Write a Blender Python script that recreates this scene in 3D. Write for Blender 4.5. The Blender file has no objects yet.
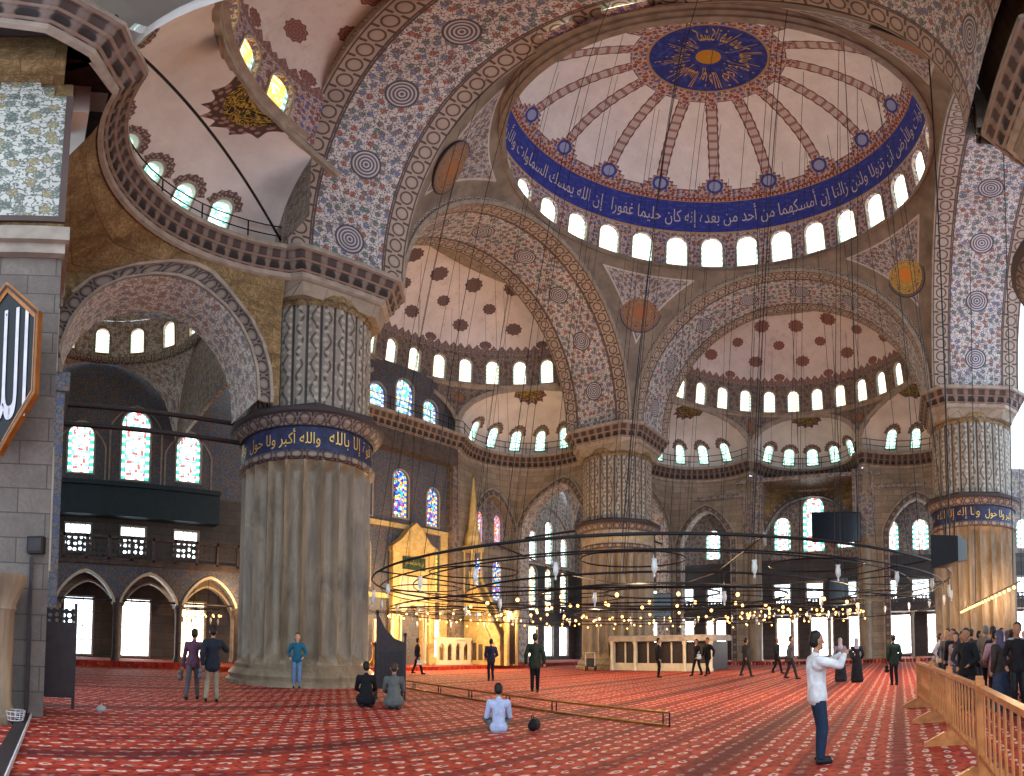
import bpy, math, random
import numpy as np
from mathutils import Vector, Matrix, noise as mnoise
from math import sin, cos, pi, sqrt, atan2, hypot, radians, asin, exp
random.seed(7)
SC = bpy.context.scene
COL = SC.collection

# ------------------------------------------------------------------ helpers: tagging
def tag(o, label=None, cat=None, group=None, kind=None):
    if label: o['label'] = label
    if cat: o['category'] = cat
    if group: o['group'] = group
    if kind: o['kind'] = kind
    return o
def empty(name, loc=(0, 0, 0), rz=0.0, parent=None):
    o = bpy.data.objects.new(name, None); COL.objects.link(o)
    o.location = loc; o.rotation_euler = (0, 0, rz); o.empty_display_size = .2
    if parent: o.parent = parent
    return o
def thing(name, label, cat, loc=(0, 0, 0), rz=0.0, group=None):
    return tag(empty(name, loc, rz), label, cat, group)
def kids(o): return [c for c in COL.objects if c.parent == o]
def copy_tree(o, parent=None):
    c = o.copy(); COL.objects.link(c); c.parent = parent
    for k in CH.get(o.name, []):
        d = copy_tree(k, c)
        CH.setdefault(c.name, []).append(d)
    return c
CH = {}
def reg(o):
    if o.parent: CH.setdefault(o.parent.name, []).append(o)
    return o

# ------------------------------------------------------------------ mesh builder
class MB:
    def __init__(s): s.v = []; s.f = []; s.uv = []; s.uv2 = []; s.mi = []; s.att = {}
    def vert(s, p): s.v.append(tuple(p)); return len(s.v) - 1
    def face(s, idx, uvs=None, m=0, uv2=None):
        s.f.append(tuple(idx)); s.mi.append(m)
        if uvs is None:
            uvs = [(s.v[i][0] + s.v[i][1] * .37, s.v[i][2] + s.v[i][1] * .63) for i in idx]
        s.uv.append(list(uvs)); s.uv2.append(list(uv2) if uv2 else [(0, 0)] * len(idx))
    def quad(s, a, b, c, d, uvs=None, m=0):
        i = len(s.v); s.v += [tuple(a), tuple(b), tuple(c), tuple(d)]
        s.face((i, i + 1, i + 2, i + 3), uvs, m)
    def poly(s, pts, m=0, uvs=None):
        i = len(s.v); s.v += [tuple(p) for p in pts]
        s.face(range(i, i + len(pts)), uvs, m)
    def grid(s, F, us, vs, m=0, uvf=None, uv2f=None, att=None):
        nu, nv = len(us), len(vs); b = len(s.v)
        for v in vs:
            for u in us: s.v.append(tuple(F(u, v)))
        if att:
            for v in vs:
                for u in us: s.att[len(s.att) if False else b + list(vs).index(v) * nu + list(us).index(u)] = att(u, v)
        for j in range(nv - 1):
            for i in range(nu - 1):
                q = (b + j * nu + i, b + j * nu + i + 1, b + (j + 1) * nu + i + 1, b + (j + 1) * nu + i)
                c = ((us[i], vs[j]), (us[i + 1], vs[j]), (us[i + 1], vs[j + 1]), (us[i], vs[j + 1]))
                mid = ((us[i] + us[i + 1]) / 2, (vs[j] + vs[j + 1]) / 2)
                uv = [uvf(x[0], x[1], mid) for x in c] if uvf else c
                s.face(q, uv, m, [uv2f(x[0], x[1], mid) for x in c] if uv2f else None)
    def box(s, lo, hi, m=0, T=None):
        x0, y0, z0 = lo; x1, y1, z1 = hi
        P = [(x0, y0, z0), (x1, y0, z0), (x1, y1, z0), (x0, y1, z0), (x0, y0, z1), (x1, y0, z1), (x1, y1, z1), (x0, y1, z1)]
        Q = [T(p) for p in P] if T else P
        for idx, ax in (((0, 3, 2, 1), 2), ((4, 5, 6, 7), 2), ((0, 1, 5, 4), 1), ((2, 3, 7, 6), 1), ((1, 2, 6, 5), 0), ((3, 0, 4, 7), 0)):
            uv = [(P[k][0], P[k][1]) if ax == 2 else ((P[k][0], P[k][2]) if ax == 1 else (P[k][1], P[k][2])) for k in idx]
            s.quad(*[Q[k] for k in idx], uvs=uv, m=m)
    def obox(s, c, half, rz=0.0, m=0):      # box centred at c with half sizes turned about z
        ca, sa = cos(rz), sin(rz)
        s.box([-h for h in half], half, m, lambda p: (c[0] + p[0] * ca - p[1] * sa, c[1] + p[0] * sa + p[1] * ca, c[2] + p[2]))
    def tube(s, pts, r, n=8, m=0, closed=False, cap=True):
        pts = [Vector(p) for p in pts]; N = len(pts); rs = r if isinstance(r, (list, tuple)) else [r] * N
        b = len(s.v); prev = None; L = 0; Ls = []
        for i, p in enumerate(pts):
            if closed: t = pts[(i + 1) % N] - pts[i - 1]
            else: t = pts[min(i + 1, N - 1)] - pts[max(i - 1, 0)]
            t.normalize()
            if prev is None:
                a = Vector((0, 0, 1)) if abs(t.z) < .9 else Vector((1, 0, 0))
            else: a = prev
            x = (a - t * a.dot(t)); x.normalize(); y = t.cross(x); prev = x
            if i: L += (p - pts[i - 1]).length
            Ls.append(L)
            for k in range(n):
                an = 2 * pi * k / n
                s.v.append(tuple(p + x * (rs[i] * cos(an)) + y * (rs[i] * sin(an))))
        for i in range(N if closed else N - 1):
            j = (i + 1) % N
            for k in range(n):
                l = (k + 1) % n
                s.face((b + i * n + k, b + i * n + l, b + j * n + l, b + j * n + k),
                       [(k / n, Ls[i]), ((k + 1) / n, Ls[i]), ((k + 1) / n, Ls[j]), (k / n, Ls[j])], m)
        if cap and not closed:
            s.face([b + k for k in range(n)][::-1], None, m); s.face([b + (N - 1) * n + k for k in range(n)], None, m)
    def lathe(s, prof, n=32, m=0, c=(0, 0, 0), rf=None, a0=0.0, a1=2 * pi, us=1.0, cap=False):
        full = abs(a1 - a0 - 2 * pi) < 1e-6; nn = n if full else n + 1; b = len(s.v)
        S = [0]
        for i in range(1, len(prof)): S.append(S[-1] + hypot(prof[i][0] - prof[i - 1][0], prof[i][1] - prof[i - 1][1]))
        for j, (r, z) in enumerate(prof):
            for i in range(nn):
                a = a0 + (a1 - a0) * i / n; rr = rf(r, z, a) if rf else r
                s.v.append((c[0] + rr * cos(a), c[1] + rr * sin(a), c[2] + z))
        R = max(p[0] for p in prof)
        for j in range(len(prof) - 1):
            for i in range(n):
                i2 = (i + 1) % nn
                q = (b + j * nn + i, b + j * nn + i2, b + (j + 1) * nn + i2, b + (j + 1) * nn + i)
                u0 = (a0 + (a1 - a0) * i / n) * R * us; u1 = (a0 + (a1 - a0) * (i + 1) / n) * R * us
                s.face(q, [(u0, S[j]), (u1, S[j]), (u1, S[j + 1]), (u0, S[j + 1])], m)
        if cap:
            s.face([b + i for i in range(nn)][::-1], None, m); s.face([b + (len(prof) - 1) * nn + i for i in range(nn)], None, m)
    def ball(s, c, r, n=10, k=6, m=0, sq=(1, 1, 1)):
        b = len(s.v)
        for j in range(k + 1):
            t = -pi / 2 + pi * j / k
            for i in range(n):
                a = 2 * pi * i / n
                s.v.append((c[0] + r * sq[0] * cos(t) * cos(a), c[1] + r * sq[1] * cos(t) * sin(a), c[2] + r * sq[2] * sin(t)))
        for j in range(k):
            for i in range(n):
                i2 = (i + 1) % n
                s.face((b + j * n + i, b + j * n + i2, b + (j + 1) * n + i2, b + (j + 1) * n + i), None, m)
    def sweep(s, path, prof, side, m=0, ms=None, closed=False):
        # path: list of (x,y); prof: list of (out, z); side(i)->unit normal (x,y) pointing into the room
        S = [0]
        for i in range(1, len(path)): S.append(S[-1] + hypot(path[i][0] - path[i - 1][0], path[i][1] - path[i - 1][1]))
        V = [0]
        for i in range(1, len(prof)): V.append(V[-1] + hypot(prof[i][0] - prof[i - 1][0], prof[i][1] - prof[i - 1][1]))
        b = len(s.v); n = len(prof)
        for i, p in enumerate(path):
            nx, ny = side[i]
            for (o, z) in prof: s.v.append((p[0] + nx * o, p[1] + ny * o, z))
        for i in range(len(path) - 1):
            for j in range(n - 1):
                s.face((b + i * n + j, b + (i + 1) * n + j, b + (i + 1) * n + j + 1, b + i * n + j + 1),
                       [(S[i], V[j]), (S[i + 1], V[j]), (S[i + 1], V[j + 1]), (S[i], V[j + 1])], ms[j] if ms else m)
    def build(s, name, mats, parent=None, smooth=True, label=None, auto=40):
        me = bpy.data.meshes.new(name); me.from_pydata(s.v, [], s.f)
        uvl = me.uv_layers.new(name='UVMap'); flat = [c for f in s.uv for p in f for c in p]
        if len(flat) == 2 * len(me.loops): uvl.data.foreach_set('uv', flat)
        if any(any(p != (0, 0) for p in f) for f in s.uv2[:50]):
            u2 = me.uv_layers.new(name='UV2'); u2.data.foreach_set('uv', [c for f in s.uv2 for p in f for c in p])
        if s.att:
            a = me.attributes.new('edge', 'FLOAT', 'POINT'); a.data.foreach_set('value', [s.att.get(i, 0) for i in range(len(s.v))])
        if not isinstance(mats, (list, tuple)): mats = [mats]
        for m in mats: me.materials.append(m)
        if len(mats) > 1: me.polygons.foreach_set('material_index', s.mi)
        if smooth: me.polygons.foreach_set('use_smooth', [True] * len(me.polygons))
        me.update()
        if smooth:
            try: me.set_sharp_from_angle(angle=radians(auto))
            except Exception: pass
        o = bpy.data.objects.new(name, me); COL.objects.link(o)
        if parent: o.parent = parent; reg(o)
        if label: o['label'] = label
        return o
def lin(a, b, n): return [a + (b - a) * i / n for i in range(n + 1)]
def struct(o): o['kind'] = 'structure'; return o

# ------------------------------------------------------------------ pierced surfaces (walls with arched openings)
def top_of(op, u):
    t = min(1.0, abs(u - op['uc']) / (op['w'] / 2))
    k = op.get('k', 'round')
    if k == 'flat': return op['v1']
    if k == 'fn': return op['fn'](op['uc'] + (u - op['uc']) * (op['w0'] / op['w'] if 'w0' in op else 1)) + op.get('dz', 0)
    if k == 'round': return op['v1'] + op['rise'] * sqrt(max(0, 1 - t * t))
    if k == 'seg': return op['v1'] + op['rise'] * (1 - t * t)
    return op['v1'] + op['rise'] * (max(0, 1 - t ** 1.55)) ** .72   # pointed
def op_us(op, n=14):
    return [op['uc'] - op['w'] / 2 * cos(pi * i / n) for i in range(n + 1)]
def pierced(mb, P, u0, u1, v0, v1, ops, depth=.4, du=.6, dv=1.0, m=0, mr=None, uvo=(0, 0), back=False):
    mr = m if mr is None else mr
    us = set(round(x, 5) for x in lin(u0, u1, max(1, int(math.ceil((u1 - u0) / du)))))
    for op in ops:
        a, b = op['uc'] - op['w'] / 2, op['uc'] + op['w'] / 2
        us = {x for x in us if not (a - .02 < x < b + .02)}
        us |= {round(x, 5) for x in op_us(op)}
    us |= {round(u0, 5), round(u1, 5)}
    us = sorted(x for x in us if u0 - 1e-4 <= x <= u1 + 1e-4)
    def strip(ua, ub, la, lb, ha, hb):
        lo, hi = max(la, lb), min(ha, hb)
        lv = [k * dv for k in range(int(lo / dv) - 1, int(hi / dv) + 2) if lo + .02 < k * dv < hi - .02]
        L = [(la, lb)] + [(x, x) for x in lv] + [(ha, hb)]
        for (a0, b0), (a1_, b1_) in zip(L[:-1], L[1:]):
            mb.quad(P(ua, a0, 0), P(ub, b0, 0), P(ub, b1_, 0), P(ua, a1_, 0),
                    [(ua + uvo[0], a0 + uvo[1]), (ub + uvo[0], b0 + uvo[1]), (ub + uvo[0], b1_ + uvo[1]), (ua + uvo[0], a1_ + uvo[1])], m)
    for ua, ub in zip(us[:-1], us[1:]):
        mid = (ua + ub) / 2
        here = sorted([o for o in ops if abs(mid - o['uc']) < o['w'] / 2], key=lambda o: o['v0'])
        la = lb = v0
        for op in here:
            if op['v0'] > max(la, lb) + 1e-4 or op['v0'] > v0 + 1e-4: strip(ua, ub, la, lb, op['v0'], op['v0'])
            la, lb = top_of(op, ua), top_of(op, ub)
        if v1 > min(la, lb) + 1e-4: strip(ua, ub, la, lb, v1, v1)
    for op in ops:
        o = outline(op, closed=op['v0'] > v0 + 1e-4); d = op.get('depth', depth); S = 0
        nd = max(1, int(d / 1.5))
        for (a, b) in zip(o[:-1], o[1:]):
            l = hypot(b[0] - a[0], b[1] - a[1])
            if 'lim' in op and (max(a[0], b[0]) < op['lim'][0] or min(a[0], b[0]) > op['lim'][1]): continue
            for q in range(nd):
                d0, d1 = d * q / nd, d * (q + 1) / nd
                mb.quad(P(a[0], a[1], d0), P(b[0], b[1], d0), P(b[0], b[1], d1), P(a[0], a[1], d1),
                        [(S, d0), (S + l, d0), (S + l, d1), (S, d1)], op.get('mr', mr))
            S += l
def outline(op, closed=False, off=0.0, n=14):
    o2 = dict(op); o2['w'] = op['w'] + 2 * off; o2['rise'] = op.get('rise', 0) + (off if op.get('k', 'round') != 'flat' else 0)
    if op.get('k') == 'flat': o2['v1'] = op['v1'] + off
    if op.get('k') == 'fn': o2['w0'] = op['w']; o2['dz'] = off
    us = op_us(o2, n); a = o2['uc'] - o2['w'] / 2; b = o2['uc'] + o2['w'] / 2
    z0 = op['v0'] - (off if closed else 0)
    pts = [(a, z0)] + [(u, top_of(o2, u)) for u in us] + [(b, z0)]
    if closed: pts.append((a, z0))
    return pts
def archivolt(mb, P, op, off=.18, proud=.08, m=0, closed=False, inner=0.0):
    A = outline(op, closed, inner); B = outline(op, closed, inner + off); S = 0
    for i in range(len(A) - 1):
        a, b, c, d = A[i], A[i + 1], B[i + 1], B[i]; l = hypot(b[0] - a[0], b[1] - a[1])
        uv = [(S, 0), (S + l, 0), (S + l, off), (S, off)]; S += l
        if 'lim' in op and (max(a[0], b[0]) < op['lim'][0] or min(a[0], b[0]) > op['lim'][1]): continue
        mb.quad(P(*a, -proud), P(*b, -proud), P(*c, -proud), P(*d, -proud), uv, m)
        mb.quad(P(*a, 0), P(*b, 0), P(*b, -proud), P(*a, -proud), uv, m)
        mb.quad(P(*d, -proud), P(*c, -proud), P(*c, 0), P(*d, 0), uv, m)
def pane(mb, P, op, d, m=0, n=10, inset=0.0):
    us = op_us(op, n); nv = 6
    for ua, ub in zip(us[:-1], us[1:]):
        ta, tb = top_of(op, ua), top_of(op, ub)
        for k in range(nv):
            q = [(ua, op['v0'] + (ta - op['v0']) * k / nv), (ub, op['v0'] + (tb - op['v0']) * k / nv),
                 (ub, op['v0'] + (tb - op['v0']) * (k + 1) / nv), (ua, op['v0'] + (ta - op['v0']) * (k + 1) / nv)]
            mb.quad(*[P(x, y, d) for x, y in q], uvs=[((x - op['uc']) / op['w'] + .5, (y - op['v0']) / op['w']) for x, y in q], m=m)
WN = [0]
def window(P, op, glass, framem, depth=.3, fw=.1, proud=.05, bars=None, parent=None, frame_name='window_frame'):
    WN[0] += 1
    mb = MB(); archivolt(mb, P, op, fw, proud, 0, closed=True)
    o = mb.build('window_%d' % WN[0], framem, smooth=False)
    struct(o)
    g = MB(); pane(g, P, op, depth * .7); g.build('pane', glass, o, smooth=False)
    if bars:
        b = MB(); nx, nz = bars; top = op['v1'] + (op.get('rise', 0) if op.get('k') != 'flat' else 0); t = .022
        for i in range(1, nx):
            u = op['uc'] - op['w'] / 2 + op['w'] * i / nx; tt = top_of(op, u)
            a = [P(u - t, op['v0'], depth * .6), P(u + t, op['v0'], depth * .6), P(u + t, tt, depth * .6), P(u - t, tt, depth * .6)]
            f = [P(u - t, op['v0'], depth * .4), P(u + t, op['v0'], depth * .4), P(u + t, tt, depth * .4), P(u - t, tt, depth * .4)]
            b.quad(*f); b.quad(f[0], a[0], a[3], f[3]); b.quad(f[1], a[1], a[2], f[2])
        for k in range(1, nz):
            v = op['v0'] + (top - op['v0']) * k / nz
            hw = op['w'] / 2
            if v > op['v1'] and op.get('k') != 'flat': hw *= sqrt(max(0, 1 - ((v - op['v1']) / max(op['rise'], .01)) ** 2))
            a, c = op['uc'] - hw, op['uc'] + hw
            b.quad(P(a, v - t, depth * .4), P(c, v - t, depth * .4), P(c, v + t, depth * .4), P(a, v + t, depth * .4))
            b.quad(P(a, v + t, depth * .4), P(c, v + t, depth * .4), P(c, v + t, depth * .6), P(a, v + t, depth * .6))
        b.build('glazing_bar', MT['marble_white'], o, smooth=False)
    return o
# ------------------------------------------------------------------ materials
class NB:
    def __init__(s, name, rough=.7, spec=.3):
        s.m = bpy.data.materials.new(name); s.m.use_nodes = True; s.t = s.m.node_tree; s.N = s.t.nodes
        s.b = s.N['Principled BSDF']; s.b.inputs['Roughness'].default_value = rough
        s.b.inputs['Specular IOR Level'].default_value = spec
    def n(s, typ, **kw):
        x = s.N.new(typ)
        for k, v in kw.items():
            if hasattr(x, k) and not k[0].isupper(): setattr(x, k, v)
        return x
    def put(s, sock, val):
        if val is None: return
        if isinstance(val, bpy.types.NodeSocket): s.t.links.new(val, sock)
        elif isinstance(val, (tuple, list)):
            v = tuple(val)
            if len(v) == 3 and len(sock.default_value) == 4: v = v + (1,)
            sock.default_value = v
        else:
            try: sock.default_value = val
            except Exception: sock.default_value = (val,) * len(sock.default_value)
    def ma(s, op, a, b=None, c=None, clamp=False):
        x = s.n('ShaderNodeMath'); x.operation = op; x.use_clamp = clamp
        s.put(x.inputs[0], a)
        if b is not None: s.put(x.inputs[1], b)
        if c is not None: s.put(x.inputs[2], c)
        return x.outputs[0]
    def uv(s, name=None):
        if name:
            x = s.n('ShaderNodeUVMap'); x.uv_map = name; return x.outputs[0]
        return s.n('ShaderNodeTexCoord').outputs['UV']
    def obj(s): return s.n('ShaderNodeTexCoord').outputs['Object']
    def sep(s, v):
        x = s.n('ShaderNodeSeparateXYZ'); s.put(x.inputs[0], v); return x.outputs[0], x.outputs[1], x.outputs[2]
    def comb(s, a, b, c=0.0):
        x = s.n('ShaderNodeCombineXYZ'); s.put(x.inputs[0], a); s.put(x.inputs[1], b); s.put(x.inputs[2], c); return x.outputs[0]
    def scale(s, v, k):
        x = s.n('ShaderNodeMapping'); s.put(x.inputs['Vector'], v); x.inputs['Scale'].default_value = k if isinstance(k, tuple) else (k, k, k); return x.outputs[0]
    def noise(s, v, sc, detail=3, rough=.5, dist=0.0):
        x = s.n('ShaderNodeTexNoise'); s.put(x.inputs['Vector'], v); x.inputs['Scale'].default_value = sc
        x.inputs['Detail'].default_value = detail; x.inputs['Roughness'].default_value = rough; x.inputs['Distortion'].default_value = dist
        return x.outputs['Fac']
    def voro(s, v, sc, feature='F1', rnd=1.0, dims='2D'):
        x = s.n('ShaderNodeTexVoronoi'); x.voronoi_dimensions = dims; x.feature = feature
        s.put(x.inputs['Vector'], v); x.inputs['Scale'].default_value = sc; x.inputs['Randomness'].default_value = rnd
        return x
    def ramp(s, f, stops, interp='LINEAR'):
        x = s.n('ShaderNodeValToRGB'); x.color_ramp.interpolation = interp; e = x.color_ramp.elements
        while len(e) < len(stops): e.new(.5)
        for q, (p, c) in zip(e, stops): q.position = p; q.color = tuple(c) + (1,)
        s.put(x.inputs[0], f); return x.outputs[0]
    def mix(s, f, a, b, mode='MIX'):
        x = s.n('ShaderNodeMix'); x.data_type = 'RGBA'; x.blend_type = mode
        s.put(x.inputs[0], f); s.put(x.inputs[6], a); s.put(x.inputs[7], b); return x.outputs[2]
    def step(s, x, edge, w=.02):     # 0 below edge, 1 above
        y = s.n('ShaderNodeMapRange'); s.put(y.inputs[0], x)
        y.inputs[1].default_value = edge - w; y.inputs[2].default_value = edge + w; return y.outputs[0]
    def bump(s, h, strength=.3, dist=.05):
        x = s.n('ShaderNodeBump'); x.inputs['Strength'].default_value = strength; x.inputs['Distance'].default_value = dist
        s.put(x.inputs['Height'], h); s.t.links.new(x.outputs[0], s.b.inputs['Normal'])
    def out(s, col, rough=None, metal=None):
        s.put(s.b.inputs['Base Color'], col)
        if rough is not None: s.put(s.b.inputs['Roughness'], rough)
        if metal is not None: s.b.inputs['Metallic'].default_value = metal
        return s.m
    def emit(s, col, strength):
        s.put(s.b.inputs['Emission Color'], col); s.put(s.b.inputs['Emission Strength'], strength)
def hx(r, g, b):      # sRGB 0-255 -> linear
    return tuple(((c / 255) / 12.92 if c / 255 <= .04045 else ((c / 255 + .055) / 1.055) ** 2.4) for c in (r, g, b))
def plain(name, rgb, rough=.6, metal=0.0, var=.12, sc=3.0, spec=.3):
    b = NB(name, rough, spec); f = b.noise(b.obj(), sc, 3)
    c = hx(*rgb); k = b.ramp(f, [(.3, tuple(x * (1 - var) for x in c)), (.7, tuple(min(1, x * (1 + var)) for x in c))])
    return b.out(k, rough, metal)
def emis(name, rgb, st):
    b = NB(name); c = hx(*rgb); b.emit(c, st); return b.out(c)

# floral pattern on uv in metres: returns colour socket
def floral(b, uv, bg, cols, sc=1.6, dark=(70, 60, 62), vine=True, dens=.34):
    sc = sc * 1.45; nx = b.n('ShaderNodeTexNoise'); b.put(nx.inputs['Vector'], uv); nx.inputs['Scale'].default_value = 2.6 * sc; nx.inputs['Detail'].default_value = 1
    ad = b.n('ShaderNodeMixRGB'); ad.blend_type = 'LINEAR_LIGHT'; ad.inputs[0].default_value = .22 / sc; b.put(ad.inputs[1], uv); b.put(ad.inputs[2], nx.outputs['Color']); uw = ad.outputs[0]
    v = b.voro(uv, sc, rnd=.75); d = v.outputs['Distance']; rc = b.sep(v.outputs['Color'])[0]
    fine = b.voro(uv, sc * 4.2, rnd=.9)
    pet = b.ma('MULTIPLY_ADD', b.ma('SUBTRACT', fine.outputs['Distance'], .35), .16, d)
    n = len(cols); col = b.ramp(rc, [(i / n, hx(*c)) for i, c in enumerate(cols)], 'CONSTANT')
    col = b.mix(b.step(fine.outputs['Distance'], .22, .06), b.mix(.5, col, hx(*bg)), col)
    base = hx(*bg)
    if vine:
        e = b.voro(uw, sc * 1.6, 'DISTANCE_TO_EDGE', .9).outputs['Distance']
        leaf = b.voro(uw, sc * 3.1, rnd=1).outputs['Distance']
        base = b.mix(b.step(e, .045, .02), hx(*dark), base)
        base = b.mix(b.ma('SUBTRACT', 1, b.step(leaf, .24, .04)), base, b.mix(.45, hx(*dark), hx(*cols[0])))
    ring = b.mix(b.step(pet, dens - .05, .02), col, hx(*dark))
    return b.mix(b.step(pet, dens, .02), ring, base)
def chain(b, u, v, p, bg, c1, c2, half):    # chain of medallions along u, centred v=0
    f = b.ma('SUBTRACT', b.ma('FRACT', b.ma('DIVIDE', u, p)), .5); x = b.ma('MULTIPLY', f, p)
    r = b.ma('SQRT', b.ma('ADD', b.ma('MULTIPLY', x, x), b.ma('MULTIPLY', v, v)))
    c = b.mix(b.step(r, p * .20, .015), hx(*c2), hx(*bg))
    c = b.mix(b.step(r, p * .30, .015), c, hx(*c1))
    c = b.mix(b.step(r, p * .40, .015), c, hx(*bg))
    # bars between
    g = b.ma('ABSOLUTE', f); c = b.mix(b.ma('MULTIPLY', b.step(g, .43, .01), b.step(b.ma('ABSOLUTE', v), half * .3, .02)), c, hx(*c1))
    e = b.step(b.ma('ABSOLUTE', v), half * .86, .01)
    return b.mix(e, c, hx(*c1))
def dirt(b, col, sc=.35, amt=.35, tint=(120, 100, 80), src=None):
    n = b.noise(b.obj() if src is None else src, sc, 5, .65)
    return b.mix(b.ma('MULTIPLY', b.step(n, .56, .14), amt), col, b.mix(1, col, hx(*tint), 'MULTIPLY'))

MT = {}
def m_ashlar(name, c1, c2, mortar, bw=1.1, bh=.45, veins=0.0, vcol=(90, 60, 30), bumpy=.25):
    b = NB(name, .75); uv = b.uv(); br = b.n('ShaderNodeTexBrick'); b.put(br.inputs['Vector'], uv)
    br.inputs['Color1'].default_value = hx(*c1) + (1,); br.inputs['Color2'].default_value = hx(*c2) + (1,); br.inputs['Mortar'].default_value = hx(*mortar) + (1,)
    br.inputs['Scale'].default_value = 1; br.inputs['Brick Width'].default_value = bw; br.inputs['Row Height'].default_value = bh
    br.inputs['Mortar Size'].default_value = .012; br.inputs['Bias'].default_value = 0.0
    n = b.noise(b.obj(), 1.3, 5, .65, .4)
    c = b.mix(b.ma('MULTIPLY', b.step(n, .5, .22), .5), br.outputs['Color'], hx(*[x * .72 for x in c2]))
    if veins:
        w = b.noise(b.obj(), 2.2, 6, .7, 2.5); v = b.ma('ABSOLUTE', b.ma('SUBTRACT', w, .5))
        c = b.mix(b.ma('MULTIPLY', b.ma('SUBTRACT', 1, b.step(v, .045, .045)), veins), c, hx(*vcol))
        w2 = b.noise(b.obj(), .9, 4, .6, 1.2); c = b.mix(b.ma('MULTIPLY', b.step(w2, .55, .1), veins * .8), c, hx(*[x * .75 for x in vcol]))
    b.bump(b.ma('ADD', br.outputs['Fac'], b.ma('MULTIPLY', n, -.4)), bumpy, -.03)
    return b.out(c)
MT['ashlar'] = m_ashlar('grey_ashlar', (168, 153, 136), (140, 127, 112), (96, 86, 78), veins=.15, vcol=(100, 84, 66))
MT['ashlar_gold'] = m_ashlar('golden_veined_marble', (176, 150, 108), (146, 122, 84), (110, 92, 66), 1.3, .55, .75, (92, 66, 36))
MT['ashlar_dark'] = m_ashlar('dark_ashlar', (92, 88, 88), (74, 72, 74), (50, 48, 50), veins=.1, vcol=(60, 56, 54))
MT['shaft'] = (lambda b: b.out(b.mix(b.ma('MULTIPLY', b.step(b.noise(b.scale(b.obj(), (1, 1, .18)), 2.2, 6, .7, .8), .54, .12), .5),
    b.ramp(b.noise(b.scale(b.obj(), (1, 1, .5)), .8, 4, .6, .5), [(.3, hx(122, 106, 88)), (.55, hx(150, 134, 112)), (.75, hx(98, 82, 64))]), hx(60, 50, 40)), .4))(NB('fluted_marble', .42, .45))
MT['trimstone'] = plain('moulded_stone', (150, 138, 126), .6, var=.25, sc=2.5)
MT['trimdark'] = plain('dark_moulding', (78, 68, 64), .6, var=.3, sc=3)
MT['plaster'] = (lambda b: b.out(dirt(b, b.ramp(b.noise(b.obj(), .5, 4), [(.3, hx(214, 206, 200)), (.7, hx(230, 224, 218))]), .8, .25, (190, 165, 140))))(NB('white_plaster', .8))
def m_floral(name, bg, cols, sc, dark, dens=.34, rough=.5, vine=True, dirty=.3):
    b = NB(name, rough, .4); uv = b.uv()
    return b.out(dirt(b, floral(b, uv, bg, cols, sc, dark, vine, dens), .5, dirty))
MT['tile'] = m_floral('white_blue_tile', (190, 184, 182), [(88, 108, 160), (150, 96, 84), (78, 116, 118), (102, 90, 100)], 1.25, (86, 78, 84))
MT['tile_light'] = m_floral('pale_painted_vault', (216, 210, 204), [(160, 124, 112), (134, 132, 146), (170, 142, 124)], 1.5, (140, 130, 124), .3)
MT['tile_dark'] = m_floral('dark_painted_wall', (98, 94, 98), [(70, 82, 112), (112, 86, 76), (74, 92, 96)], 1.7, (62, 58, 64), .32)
MT['tile_mid'] = m_floral('painted_arabesque_wall', (160, 150, 142), [(120, 90, 80), (92, 98, 124), (110, 104, 98)], 1.5, (98, 88, 84))
MT['tile_brown'] = m_floral('brown_arabesque_wall', (140, 124, 112), [(96, 74, 68), (112, 100, 92), (84, 86, 104)], 1.6, (84, 72, 68))
MT['tile_drum'] = m_floral('red_blue_drum_paint', (196, 184, 184), [(130, 66, 60), (82, 90, 160), (120, 70, 66), (96, 90, 130)], 2.1, (120, 70, 70), .36)
MT['tile_panel'] = m_floral('grey_green_tile_panel', (196, 196, 188), [(110, 118, 108), (96, 106, 100), (140, 130, 96)], 1.9, (96, 100, 96), .36)
# soffit of the great arches: UV u along, v across -w/2..w/2
def m_soffit(name, half, bgc, white, dk, cols):
    b = NB(name, .55, .4); uv = b.uv(); u, v, _ = b.sep(uv); av = b.ma('ABSOLUTE', v)
    cen = floral(b, uv, white, cols, 1.7, (96, 88, 92))
    f = b.ma('SUBTRACT', b.ma('FRACT', b.ma('DIVIDE', u, 3.6)), .5); x = b.ma('MULTIPLY', f, 3.6)
    r = b.ma('SQRT', b.ma('ADD', b.ma('MULTIPLY', x, x), b.ma('MULTIPLY', v, v)))
    med = b.mix(b.step(b.ma('FRACT', b.ma('MULTIPLY', r, 7)), .55, .1), hx(86, 84, 100), hx(190, 186, 190))
    cen = b.mix(b.step(r, .66, .02), b.mix(b.step(r, .6, .02), med, hx(74, 66, 74)), cen)
    vb = b.ma('SUBTRACT', av, half - .48)
    bor = chain(b, u, vb, .78, bgc, dk, (170, 156, 146), .48)
    line = b.ma('MULTIPLY', b.step(av, half - 1.06, .01), b.ma('SUBTRACT', 1, b.step(av, half - .98, .01)))
    c = b.mix(b.step(av, half - .97, .01), cen, bor); c = b.mix(line, c, hx(*dk))
    return b.out(dirt(b, c, .5, .35))
MT['soffit'] = m_soffit('great_arch_soffit', 2.6, (168, 152, 140), (204, 198, 196), (84, 66, 62), [(98, 112, 150), (146, 88, 72), (86, 112, 110), (108, 96, 100)])
def m_border(name, p, half, bgc, dk, c2=(150, 140, 134)):
    b = NB(name, .6); u, v, _ = b.sep(b.uv())
    return b.out(dirt(b, chain(b, u, b.ma('SUBTRACT', v, half), p, bgc, dk, c2, half), .6, .3))
MT['border'] = m_border('medallion_border', .7, .32, (176, 164, 152), (88, 72, 68))
MT['border_dark'] = m_border('dark_medallion_border', .6, .28, (118, 106, 100), (58, 48, 50), (140, 128, 118))
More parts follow.
